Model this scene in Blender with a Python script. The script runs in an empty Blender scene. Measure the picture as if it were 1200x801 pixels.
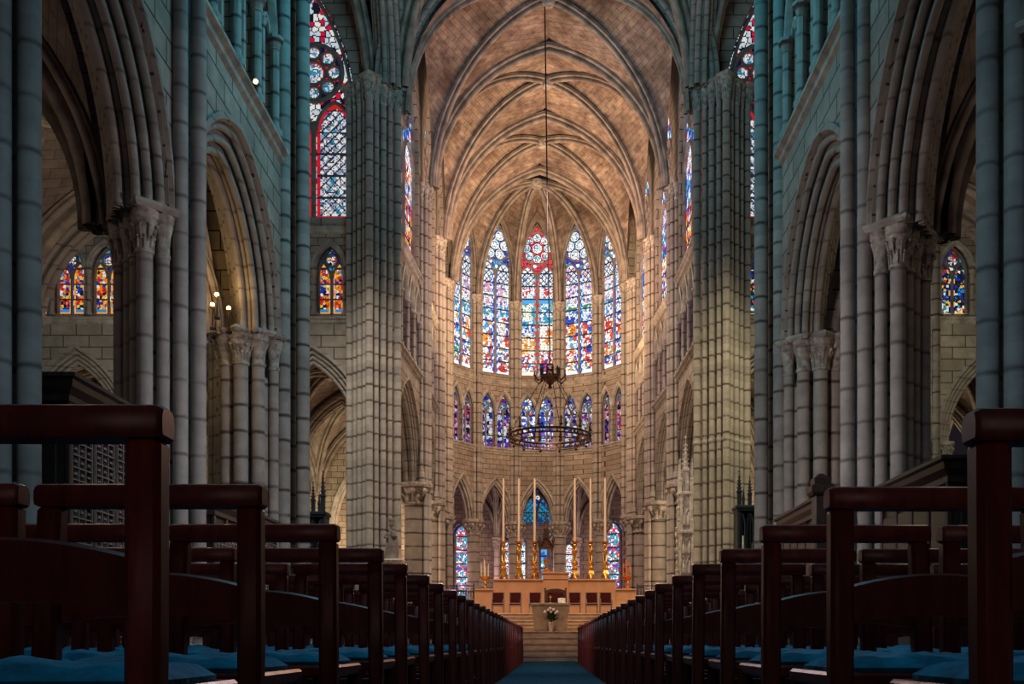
import bpy, math, random
import numpy as np
from mathutils import Vector, Matrix
PI = math.pi
random.seed(7)
scene = bpy.context.scene
COL = scene.collection
CAMZ = .52
FPX = 1190.0

# ------------------------------------------------------------------ objects
def tag(o, label=None, cat=None, group=None, kind=None):
    if label: o['label'] = label
    if cat: o['category'] = cat
    if group: o['group'] = group
    if kind: o['kind'] = kind
    return o

def empty(name, loc=(0, 0, 0), label=None, cat=None, group=None, kind=None, rz=0.0):
    o = bpy.data.objects.new(name, None)
    o.empty_display_size = .2
    o.location = loc
    o.rotation_euler = (0, 0, rz)
    COL.objects.link(o)
    return tag(o, label, cat, group, kind)

class MB:
    def __init__(s):
        s.v = []; s.f = []; s.uv = {}; s.m = []
    def p(s, q):
        s.v.append((q[0], q[1], q[2])); return len(s.v) - 1
    def face(s, idx, mi=0):
        s.f.append(tuple(idx)); s.m.append(mi)
    def poly(s, pts, mi=0):
        s.face([s.p(q) for q in pts], mi)
    def grid(s, rows, cu=False, cv=False, uvs=None, mi=0):
        ids = []
        for i, r in enumerate(rows):
            row = []
            for j, q in enumerate(r):
                k = s.p(q); row.append(k)
                if uvs is not None: s.uv[k] = uvs[i][j]
            ids.append(row)
        n, m = len(ids), len(ids[0])
        for i in range(n if cu else n - 1):
            a, b = ids[i], ids[(i + 1) % n]
            for j in range(m if cv else m - 1):
                k = (j + 1) % m
                s.face((a[j], a[k], b[k], b[j]), mi)
        return ids
    def box(s, c, d, rz=0.0, taper=1.0, mi=0):
        cs, sn = math.cos(rz), math.sin(rz)
        ids = []
        for z, t in ((-.5, 1.0), (.5, taper)):
            for x, y in ((-.5, -.5), (.5, -.5), (.5, .5), (-.5, .5)):
                X, Y = x * d[0] * t, y * d[1] * t
                ids.append(s.p((c[0] + X * cs - Y * sn, c[1] + X * sn + Y * cs, c[2] + z * d[2])))
        for q in ((3, 2, 1, 0), (4, 5, 6, 7), (0, 1, 5, 4), (1, 2, 6, 5), (2, 3, 7, 6), (3, 0, 4, 7)):
            s.face([ids[i] for i in q], mi)
    def cbox(s, c, d, b=.006):
        """box with chamfered edges, all twelve"""
        hx, hy, hz = d[0] / 2, d[1] / 2, d[2] / 2
        rows = []
        for z, i in ((-hz, b), (-hz + b, 0), (hz - b, 0), (hz, b)):
            r = []
            for x, y in ((hx - i, hy - b - i * 0), (hx - b, hy - i), (-hx + b, hy - i), (-hx + i, hy - b), (-hx + i, -hy + b), (-hx + b, -hy + i), (hx - b, -hy + i), (hx - i, -hy + b)):
                r.append((c[0] + x, c[1] + y, c[2] + z))
            rows.append(r)
        ids = s.grid(rows, cv=True)
        s.face(ids[0][:], 0); s.face(ids[-1][::-1], 0)
    def lathe(s, prof, c=(0, 0, 0), n=14, sx=1.0, sy=1.0, rz=0.0, cap=True):
        rows = []
        for r, z in prof:
            rows.append([(c[0] + math.cos(rz + 2 * PI * k / n) * r * sx, c[1] + math.sin(rz + 2 * PI * k / n) * r * sy, c[2] + z) for k in range(n)])
        ids = s.grid(rows, cv=True)
        if cap:
            if prof[0][0] > 1e-5: s.face(ids[0][::-1])
            if prof[-1][0] > 1e-5: s.face(ids[-1])
    def tube(s, path, r, n=8, closed=False, cap=True):
        P = [Vector(q) for q in path]
        N = len(P)
        rows = []; up = None
        for i in range(N):
            if closed: T = (P[(i + 1) % N] - P[i - 1]).normalized()
            else: T = (P[min(i + 1, N - 1)] - P[max(i - 1, 0)]).normalized()
            if up is None:
                up = Vector((0, 0, 1)) if abs(T.z) < .9 else Vector((0, 1, 0))
            A = T.cross(up).normalized(); up = A.cross(T).normalized()
            rr = r[i] if isinstance(r, (list, tuple)) else r
            rows.append([tuple(P[i] + (A * math.cos(2 * PI * k / n) + up * math.sin(2 * PI * k / n)) * rr) for k in range(n)])
        ids = s.grid(rows, cu=closed, cv=True)
        if cap and not closed:
            s.face(ids[0][::-1]); s.face(ids[-1])
    def ball(s, c, r, n=10, m=7, sx=1, sy=1, sz=1):
        s.lathe([(max(math.sin(PI * i / m), 0.02) * r, -math.cos(PI * i / m) * r * sz) for i in range(m + 1)], c, n, sx, sy)
    def build(s, name, mat, parent=None, smooth=40, label=None, loc=None):
        me = bpy.data.meshes.new(name)
        me.from_pydata(s.v, [], s.f)
        mats = mat if isinstance(mat, (list, tuple)) else [mat]
        for q in mats: me.materials.append(q)
        if len(mats) > 1: me.polygons.foreach_set('material_index', s.m)
        if s.uv:
            l = me.uv_layers.new(name='UVMap')
            for lp in me.loops:
                l.data[lp.index].uv = s.uv.get(lp.vertex_index, (0, 0))
        if smooth:
            me.polygons.foreach_set('use_smooth', [True] * len(me.polygons))
            me.set_sharp_from_angle(angle=math.radians(smooth))
        me.update()
        o = bpy.data.objects.new(name, me)
        COL.objects.link(o)
        if parent: o.parent = parent
        if loc: o.location = loc
        if label: o['label'] = label
        return o

def copy_tree(o, parent=None):
    c = o.copy(); COL.objects.link(c)
    if parent: c.parent = parent
    for ch in list(o.children): copy_tree(ch, c)
    return c

# ------------------------------------------------------------------ materials
def lin(c):
    return tuple((x / 12.92 if x <= .04045 else ((x + .055) / 1.055) ** 2.4) for x in c)

def mat_new(name):
    m = bpy.data.materials.new(name); m.use_nodes = True
    nt = m.node_tree; nt.nodes.clear()
    out = nt.nodes.new('ShaderNodeOutputMaterial')
    b = nt.nodes.new('ShaderNodeBsdfPrincipled')
    nt.links.new(b.outputs[0], out.inputs[0])
    return m, nt, b

def N(nt, t, **kw):
    n = nt.nodes.new(t)
    for k, v in kw.items(): setattr(n, k, v)
    return n

def mixc(nt, fac, a, b, mode='MIX'):
    n = N(nt, 'ShaderNodeMix', data_type='RGBA', blend_type=mode)
    for sock, val in ((n.inputs[0], fac), (n.inputs[6], a), (n.inputs[7], b)):
        if hasattr(val, 'is_linked'): nt.links.new(val, sock)
        elif isinstance(val, (int, float)): sock.default_value = val
        else: sock.default_value = (*val, 1)
    return n.outputs[2]

def math_(nt, op, a, b=None, c=None):
    n = N(nt, 'ShaderNodeMath', operation=op)
    for i, val in enumerate((a, b, c)):
        if val is None: continue
        if hasattr(val, 'is_linked'): nt.links.new(val, n.inputs[i])
        else: n.inputs[i].default_value = val
    return n.outputs[0]

def ramp(nt, x, lo, hi):
    n = N(nt, 'ShaderNodeMapRange')
    nt.links.new(x, n.inputs[0]); n.inputs[1].default_value = lo; n.inputs[2].default_value = hi
    return n.outputs[0]

def noise(nt, vec, scale, detail=3.0, rough=.55):
    n = N(nt, 'ShaderNodeTexNoise'); n.inputs['Scale'].default_value = scale
    n.inputs['Detail'].default_value = detail; n.inputs['Roughness'].default_value = rough
    if vec is not None: nt.links.new(vec, n.inputs['Vector'])
    return n.outputs['Fac']

def simple(name, col, rough=.6, metal=0.0, var=.25, scale=6.0, bump=0.0, spec=.4, emit=None, es=0.0):
    m, nt, b = mat_new(name)
    tc = N(nt, 'ShaderNodeTexCoord').outputs['Object']
    f = noise(nt, tc, scale)
    c = mixc(nt, ramp(nt, f, .3, .7), tuple(x * (1 - var) for x in col), tuple(min(1, x * (1 + var)) for x in col))
    nt.links.new(c, b.inputs['Base Color'])
    b.inputs['Roughness'].default_value = rough; b.inputs['Metallic'].default_value = metal
    b.inputs['Specular IOR Level'].default_value = spec
    if bump:
        bp = N(nt, 'ShaderNodeBump'); bp.inputs['Strength'].default_value = bump; bp.inputs['Distance'].default_value = .02
        nt.links.new(f, bp.inputs['Height']); nt.links.new(bp.outputs[0], b.inputs['Normal'])
    if emit:
        b.inputs['Emission Color'].default_value = (*emit, 1); b.inputs['Emission Strength'].default_value = es
    return m

def stone_brick(name, c1, c2, mortar, bw=.85, rh=.36, ms=.018, stain=.5, uv=False, bump=.5):
    """coursed ashlar: blocks with dark joints and mottled weathering"""
    m, nt, b = mat_new(name)
    if uv:
        vec = N(nt, 'ShaderNodeUVMap').outputs[0]
        pos = N(nt, 'ShaderNodeNewGeometry').outputs['Position']
    else:
        pos = N(nt, 'ShaderNodeNewGeometry').outputs['Position']
        sp = N(nt, 'ShaderNodeSeparateXYZ'); nt.links.new(pos, sp.inputs[0])
        cb = N(nt, 'ShaderNodeCombineXYZ')
        nt.links.new(math_(nt, 'ADD', sp.outputs[0], sp.outputs[1]), cb.inputs[0]); nt.links.new(sp.outputs[2], cb.inputs[1])
        vec = cb.outputs[0]
    bt = N(nt, 'ShaderNodeTexBrick')
    nt.links.new(vec, bt.inputs['Vector'])
    bt.inputs['Color1'].default_value = (*c1, 1); bt.inputs['Color2'].default_value = (*c2, 1); bt.inputs['Mortar'].default_value = (*mortar, 1)
    bt.inputs['Scale'].default_value = 1; bt.inputs['Mortar Size'].default_value = ms; bt.inputs['Mortar Smooth'].default_value = .3
    bt.inputs['Brick Width'].default_value = bw; bt.inputs['Row Height'].default_value = rh; bt.inputs['Bias'].default_value = -.1
    f1 = noise(nt, pos, .55, 4); f2 = noise(nt, pos, 3.2, 4)
    k = math_(nt, 'MULTIPLY', ramp(nt, f1, .25, .65), ramp(nt, f2, .15, .6))
    c = mixc(nt, stain, bt.outputs['Color'], mixc(nt, k, (.16, .13, .11), (1.15, 1.12, 1.08)), 'MULTIPLY')
    nt.links.new(c, b.inputs['Base Color'])
    b.inputs['Roughness'].default_value = .82; b.inputs['Specular IOR Level'].default_value = .25
    bp = N(nt, 'ShaderNodeBump'); bp.inputs['Strength'].default_value = bump; bp.inputs['Distance'].default_value = .02
    h = math_(nt, 'SUBTRACT', math_(nt, 'MULTIPLY', f2, .6), bt.outputs['Fac'])
    nt.links.new(h, bp.inputs['Height']); nt.links.new(bp.outputs[0], b.inputs['Normal'])
    return m

def stone_drum(name, col, joint, pitch=.58, jw=.07, stain=.6):
    """shaft stone: drums stacked with dark horizontal joints"""
    m, nt, b = mat_new(name)
    pos = N(nt, 'ShaderNodeNewGeometry').outputs['Position']
    sp = N(nt, 'ShaderNodeSeparateXYZ'); nt.links.new(pos, sp.inputs[0])
    f2 = noise(nt, pos, 3.0, 4); f1 = noise(nt, pos, .8, 3)
    z = math_(nt, 'ADD', math_(nt, 'DIVIDE', sp.outputs[2], pitch), math_(nt, 'MULTIPLY', f2, .09))
    fr = math_(nt, 'FRACT', z)
    d = math_(nt, 'ABSOLUTE', math_(nt, 'SUBTRACT', fr, .5))
    w = math_(nt, 'ADD', .5 - jw, math_(nt, 'MULTIPLY', math_(nt, 'SUBTRACT', f1, .5), .08))
    j = N(nt, 'ShaderNodeMapRange'); nt.links.new(d, j.inputs[0]); nt.links.new(math_(nt, 'SUBTRACT', w, .06), j.inputs[1]); nt.links.new(math_(nt, 'ADD', w, .02), j.inputs[2])
    # each drum its own tone
    wn = N(nt, 'ShaderNodeTexWhiteNoise', noise_dimensions='1D'); nt.links.new(math_(nt, 'FLOOR', math_(nt, 'ADD', z, .5)), wn.inputs['W'])
    tone = math_(nt, 'ADD', .72, math_(nt, 'MULTIPLY', wn.outputs['Value'], .4))
    k = math_(nt, 'MULTIPLY', tone, ramp(nt, f2, -.15, .6))
    cc = N(nt, 'ShaderNodeCombineXYZ')
    for i in range(3): nt.links.new(k, cc.inputs[i])
    c = mixc(nt, stain, col, cc.outputs[0], 'MULTIPLY')
    c = mixc(nt, math_(nt, 'MULTIPLY', j.outputs[0], ramp(nt, noise(nt, pos, 1.7, 2), .2, .52)), c, joint)
    nt.links.new(c, b.inputs['Base Color'])
    b.inputs['Roughness'].default_value = .75; b.inputs['Specular IOR Level'].default_value = .3
    bp = N(nt, 'ShaderNodeBump'); bp.inputs['Strength'].default_value = .35; bp.inputs['Distance'].default_value = .02
    nt.links.new(math_(nt, 'SUBTRACT', math_(nt, 'MULTIPLY', f2, .5), j.outputs[0]), bp.inputs['Height']); nt.links.new(bp.outputs[0], b.inputs['Normal'])
    return m

def wood(name, c1, c2, rough=.35, scale=3.0, spec=.38):
    m, nt, b = mat_new(name)
    tc = N(nt, 'ShaderNodeTexCoord').outputs['Object']
    mp = N(nt, 'ShaderNodeMapping'); mp.inputs['Scale'].default_value = (9, 9, 1.2); nt.links.new(tc, mp.inputs[0])
    f = noise(nt, mp.outputs[0], scale, 5, .65)
    oi = N(nt, 'ShaderNodeObjectInfo')
    c = mixc(nt, ramp(nt, f, .3, .72), c1, c2)
    k = math_(nt, 'ADD', .75, math_(nt, 'MULTIPLY', oi.outputs['Random'], .5))
    cc = N(nt, 'ShaderNodeCombineXYZ')
    for i in range(3): nt.links.new(k, cc.inputs[i])
    nt.links.new(mixc(nt, 1.0, c, cc.outputs[0], 'MULTIPLY'), b.inputs['Base Color'])
    nt.links.new(math_(nt, 'ADD', rough - .08, math_(nt, 'MULTIPLY', f, .2)), b.inputs['Roughness'])
    b.inputs['Specular IOR Level'].default_value = spec
    return m

def glassmat(name, strength):
    m = bpy.data.materials.new(name); m.use_nodes = True
    nt = m.node_tree; nt.nodes.clear()
    out = N(nt, 'ShaderNodeOutputMaterial'); e = N(nt, 'ShaderNodeEmission')
    a = N(nt, 'ShaderNodeAttribute', attribute_name='pane')
    nt.links.new(a.outputs['Color'], e.inputs[0]); e.inputs[1].default_value = strength
    nt.links.new(e.outputs[0], out.inputs[0])
    try: m.cycles.emission_sampling = 'NONE'
    except Exception: pass
    return m

def fabric(name, col, rough=.7):
    return simple(name, col, rough, 0, .45, 11.0, .7, .15)

M = {}
M['wall'] = stone_brick('limestone_ashlar', (.52, .46, .38), (.42, .37, .31), (.10, .08, .065), 1.0, .46, .022)
M['wall_small'] = stone_brick('limestone_small_blocks', (.50, .43, .35), (.40, .33, .26), (.13, .09, .07), .62, .30, .018)
M['vouss'] = stone_drum('voussoir_stone', (.42, .375, .32), (.15, .12, .10), .45, .02)
M['drum'] = stone_drum('shaft_stone', (.47, .42, .36), (.10, .075, .065), .6, .040)
M['drum_nave'] = stone_drum('nave_shaft_stone', (.45, .41, .37), (.17, .145, .13), .62, .022)
M['mould'] = simple('moulding_stone', (.44, .40, .34), .75, 0, .4, 2.6, .3, .3)
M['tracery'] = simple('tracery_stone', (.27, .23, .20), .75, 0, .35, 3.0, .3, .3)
M['carved'] = simple('carved_capital_stone', (.44, .39, .33), .8, 0, .55, 7.0, .7, .3)
M['rib'] = simple('vault_rib_stone', (.33, .275, .225), .7, 0, .45, 2.2, .3, .3)
M['web'] = stone_brick('vault_web_masonry', (.54, .43, .33), (.38, .27, .23), (.20, .14, .12), .55, .26, .010, .95, uv=True)
M['web_dark'] = stone_brick('aisle_vault_masonry', (.44, .37, .31), (.36, .30, .26), (.22, .18, .16), .6, .26, .012, .8, uv=True)
M['floor'] = stone_brick('floor_flagstone', (.16, .14, .13), (.11, .10, .095), (.04, .035, .03), .6, .6, .012)
M['step'] = simple('step_stone', (.52, .36, .24), .6, 0, .25, 4.0, .1)
M['marble'] = simple('altar_stone', (.27, .215, .165), .5, 0, .35, 3.0, .1)
M['retable'] = simple('ochre_stone', (.58, .30, .16), .6, 0, .12, 2.0, .05)
M['white_stone'] = simple('pale_carved_stone', (.80, .74, .66), .7, 0, .3, 6.0, .5)
M['chairwood'] = wood('red_brown_chair_wood', (.085, .011, .010), (.19, .030, .022), .34)
M['darkwood'] = wood('dark_oak', (.020, .015, .014), (.055, .040, .034), .4, 2.2)
M['darkpanel'] = wood('blue_black_painted_wood', (.008, .014, .022), (.02, .033, .05), .4, 2.2)
M['lattice'] = wood('worn_pale_oak', (.22, .17, .17), (.34, .28, .27), .45, 2.5)
M['cushion'] = fabric('blue_cushion_fabric', (.002, .16, .28), .85)
M['carpet'] = fabric('blue_carpet', (.006, .10, .17), .95)
M['gold'] = simple('gilt_brass', (.78, .42, .10), .32, 1.0, .25, 8)
M['orangegilt'] = simple('orange_gilt', (.80, .22, .05), .4, .6, .3, 8)
M['wax'] = simple('candle_wax', (.80, .66, .50), .5, 0, .06, 3)
M['iron'] = simple('black_iron', (.035, .028, .03), .45, .8, .3, 8)
M['bronze'] = simple('dark_bronze', (.10, .055, .04), .4, .7, .35, 6)
M['red_cloth'] = fabric('dark_red_upholstery', (.065, .008, .010), .7)
M['leaf'] = simple('dark_green_leaf', (.012, .035, .016), .5, 0, .4, 20)
M['petal'] = simple('white_petal', (.80, .78, .74), .6, 0, .05, 10)
M['ceramic'] = simple('pale_ceramic', (.55, .50, .45), .35, 0, .08, 4)
M['linen'] = fabric('white_linen', (.75, .72, .66), .8)
M['flame'] = simple('lamp_glow', (.9, .7, .3), .5, emit=(1.0, .62, .22), es=9.0)
M['glass'] = glassmat('stained_glass_bright', 1.25)
M['glass_soft'] = glassmat('stained_glass_soft', .75)
# ------------------------------------------------------------------ architecture helpers
class Fr:
    """plan frame: s along the wall, w towards the nave side, z up"""
    def __init__(s, p0, p1, inward):
        s.p0 = Vector((p0[0], p0[1], 0)); s.p1 = Vector((p1[0], p1[1], 0))
        d = s.p1 - s.p0; s.L = d.length; s.t = d / s.L
        n = Vector((-s.t.y, s.t.x, 0))
        if n.dot(Vector((inward[0], inward[1], 0)) - s.p0) < 0: n = -n
        s.n = n; s.c = (s.p0 + s.p1) / 2
    def __call__(s, a, w, z):
        q = s.c + s.t * a + s.n * w
        return (q.x, q.y, z)

def arch_pts(a, zs, za, n=11):
    """pointed arch, left springing to right springing: (s, z, outward normal s, z)"""
    h = za - zs; hh = max(h, 1.04 * a); k = h / hh
    r = (a * a + hh * hh) / (2 * a); c = r - a
    phi = math.acos(max(-1, min(1, c / r)))
    L = []
    for i in range(n + 1):
        th = PI - phi * i / n
        L.append((c + r * math.cos(th), zs + k * r * math.sin(th), math.cos(th), math.sin(th)))
    ap = L[-1]; L[-1] = (0.0, za, 0.0, 1.0 / max(ap[3], .3))
    R = [(-x, z, -nx, nz) for x, z, nx, nz in reversed(L[:-1])]
    return L + R

def arch_inside(S, Z, a, z0, zs, za):
    h = za - zs; hh = max(h, 1.04 * a); k = h / hh
    r = (a * a + hh * hh) / (2 * a); c = r - a
    X = np.abs(S); zz = np.maximum(0, (Z - zs) / k)
    return (Z >= z0) & (X <= a) & ((X + c) ** 2 + zz ** 2 <= r * r)

def wall_open(mb, F, s0, s1, z0, z1, sc, a, zs, za, w0, w1, zo=None, back=True):
    """wall s0..s1, z0..z1 with a pointed opening centred on sc reaching down to zo (default z0)"""
    if zo is None: zo = z0
    A = arch_pts(a, zs, za)
    line = [(sc - a, zo)] + [(sc + q[0], q[1]) for q in A] + [(sc + a, zo)]
    for w, flip in ((w0, False), (w1, True)):
        if flip and not back: continue
        def q4(pts):
            pts = [F(x, w, z) for x, z in pts]
            mb.poly(pts[::-1] if flip else pts)
        if sc - a > s0 + 1e-4: q4([(s0, z0), (sc - a, z0), (sc - a, z1), (s0, z1)])
        if sc + a < s1 - 1e-4: q4([(sc + a, z0), (s1, z0), (s1, z1), (sc + a, z1)])
        if zo > z0 + 1e-4: q4([(sc - a, z0), (sc + a, z0), (sc + a, zo), (sc - a, zo)])
        for i in range(1, len(line) - 2):
            b, c = line[i], line[i + 1]
            q4([b, c, (c[0], z1), (b[0], z1)])
    for i in range(len(line) - 1):
        b, c = line[i], line[i + 1]
        mb.poly([F(b[0], w0, b[1]), F(b[0], w1, b[1]), F(c[0], w1, c[1]), F(c[0], w0, c[1])])
    if zo > z0 + 1e-4:
        mb.poly([F(sc - a, w0, zo), F(sc - a, w1, zo), F(sc + a, w1, zo), F(sc + a, w0, zo)])

def fbox(mb, F, s0, s1, w0, w1, z0, z1):
    P = [F(s, w, z) for z in (z0, z1) for s, w in ((s0, w0), (s1, w0), (s1, w1), (s0, w1))]
    ids = [mb.p(q) for q in P]
    for q in ((3, 2, 1, 0), (4, 5, 6, 7), (0, 1, 5, 4), (1, 2, 6, 5), (2, 3, 7, 6), (3, 0, 4, 7)):
        mb.face([ids[i] for i in q])

def roll(w, r, rad, a0=75, a1=-165, n=7):
    return [(w + rad * math.cos(math.radians(a0 + (a1 - a0) * i / n)), r + rad * math.sin(math.radians(a0 + (a1 - a0) * i / n))) for i in range(n + 1)]

def arch_profile(wt, rt, orders=3, both=True, rad=.072):
    """moulding profile (w, r): orders of rolls stepping from the wall face down to the soffit"""
    P = [(wt + .06, rt + .12), (wt + .07, rt), (wt, rt - .03)]
    for k in range(orders):
        f = k / max(1, orders - 1)
        w = wt - .12 - (wt - .26) * f; r = rt - .12 - (rt - .20) * f
        P += roll(w, r, rad)
        P += [(w - rad * .95, r + rad * .9), (w - rad * 1.5, r + rad * .3)]
    if both: P += [(-w, r) for w, r in reversed(P)]
    return P

def sweep_arch(mb, F, sc, a, zs, za, prof, zj=None, n=11, woff=0.0):
    A = arch_pts(a, zs, za, n)
    L = [(q[0], q[1], q[2], q[3]) for q in A]
    if zj is not None:
        L = [(-a, zj, -1, 0)] + L + [(a, zj, 1, 0)]
    rows = [[F(sc + x + nx * r, w + woff, z + nz * r) for w, r in prof] for x, z, nx, nz in L]
    mb.grid(rows)

def rib_curve(cap, boss, n=16, lift=1.0):
    C = Vector(cap); B = Vector(boss); d = B - C; out = []
    for i in range(n + 1):
        ph = PI / 2 * i / n
        h = 1 - math.cos(ph)
        out.append(Vector((C.x + d.x * h, C.y + d.y * h, C.z + d.z * math.sin(ph) ** lift)))
    return out

def half_arch(cap, apex, n=16):
    C = Vector(cap); A = Vector(apex); d = A - C
    a = math.hypot(d.x, d.y); h = d.z; hh = max(h, 1.04 * a); k = h / hh
    r = (a * a + hh * hh) / (2 * a); c = r - a; phi = math.acos(max(-1, min(1, c / r)))
    out = []
    for i in range(n + 1):
        th = phi * i / n
        f = (r - r * math.cos(th)) / a
        out.append(Vector((C.x + d.x * f, C.y + d.y * f, C.z + k * r * math.sin(th))))
    out[-1] = A
    return out

RIBP = [(.21, .02), (.21, -.03)] + roll(.145, -.07, .06, 60, -150, 6) + [(.07, -.06)] + roll(.0, -.20, .085, 50, -230, 8) + [(-.07, -.06)] + roll(-.145, -.07, .06, -30, -240, 6) + [(-.21, -.03), (-.21, .02)]

def sweep_rib(mb, pts, scale=1.0, prof=RIBP):
    P = pts; n = len(P)
    hd = Vector((P[-1].x - P[0].x, P[-1].y - P[0].y, 0)).normalized()
    side = Vector((-hd.y, hd.x, 0))
    rows = []
    for i in range(n):
        T = (P[min(i + 1, n - 1)] - P[max(i - 1, 0)]).normalized()
        up = side.cross(T)
        if up.z < 0 and abs(up.z) > .02: up = -up
        # outward is away from the arch centre
        if (up.dot(Vector((-hd.x, -hd.y, .35)))) < 0: up = -up
        rows.append([tuple(P[i] + side * s * scale + up * o * scale) for s, o in prof])
    mb.grid(rows)

def severy(mb, boss, capA, capB, apex, n=16, nu=7, tk=.42, upoff=.05):
    """one cell of a rib vault between two ribs and the arch capA-apex-capB"""
    for cap, sgn in ((capA, 1), (capB, -1)):
        rib = rib_curve(cap, boss, 24)[::-1]
        arc = half_arch(cap, apex, 24)[::-1]
        def at(L, t):
            x = t * (len(L) - 1); i = min(int(x), len(L) - 2); return L[i].lerp(L[i + 1], x - i)
        Bv, Ap = Vector(boss), Vector(apex)
        rows = []; uvs = []; acc = 0.0
        for i in range(n + 1):
            t = i / n
            a = at(rib, t)
            if t < tk:
                f = t / tk; c = Bv.lerp(Ap, f); c.z += .25 * math.sin(PI * f)
            else:
                c = at(arc, (t - tk) / (1 - tk))
            row = []; uv = []
            for j in range(nu + 1):
                q = a.lerp(c, j / nu); q.z += upoff
                row.append(tuple(q))
                uv.append(((c - a).length * j / nu * sgn, 0))
            if rows: acc += max((Vector(rows[-1][nu // 2]) - Vector(row[nu // 2])).length, .05)
            uv = [(x, acc) for x, _ in uv]
            rows.append(row); uvs.append(uv)
        mb.grid(rows, uvs=uvs)

def capital_prof(r, h=.7):
    return [(r * 1.0, 0), (r * 1.18, .02 * h), (r * 1.2, .08 * h), (r * 1.02, .12 * h), (r * 1.05, .3 * h), (r * 1.2, .5 * h), (r * 1.5, .66 * h),
            (r * 1.62, .72 * h), (r * 1.45, .76 * h), (r * 1.7, .8 * h), (r * 1.78, .93 * h), (r * 1.7, 1.0 * h)]

def capital(parent, x, y, r, z, h=.7, n=12, name='capital', crockets=True):
    mb = MB(); mb.lathe(capital_prof(r, h), (x, y, z), n, rz=.2)
    if crockets:
        for k in range(8):
            a = 2 * PI * k / 8
            for zz, rr, s in ((.60, 1.55, .20), (.36, 1.2, .15)):
                aa = a + (.39 if zz < .5 else 0)
                c = Vector((x + math.cos(aa) * r * rr, y + math.sin(aa) * r * rr, z + zz * h))
                mb.ball(c, r * s * 1.4, 6, 4)
                mb.tube([(x + math.cos(aa) * r * 1.0, y + math.sin(aa) * r * 1.0, z + (zz - .3) * h), (x + math.cos(aa) * r * (rr - .05), y + math.sin(aa) * r * (rr - .05), z + (zz - .05) * h)], [r * .16, r * .12], 5)
    return mb.build(name, M['carved'], parent, 50)

def shaft(parent, x, y, r, z0, z1, n=12, name='shaft', base=True, mat='drum'):
    mb = MB()
    pr = [(r, z0 + .0), (r, z1)]
    if base:
        pr = [(r * 1.7, z0), (r * 1.7, z0 + .25), (r * 1.5, z0 + .28), (r * 1.62, z0 + .36), (r * 1.45, z0 + .44), (r * 1.12, z0 + .47), (r * 1.3, z0 + .53), (r * 1.05, z0 + .6), (r, z0 + .62), (r, z1)]
    mb.lathe(pr, (x, y, 0), n)
    return mb.build(name, M[mat], parent, 40)

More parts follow.
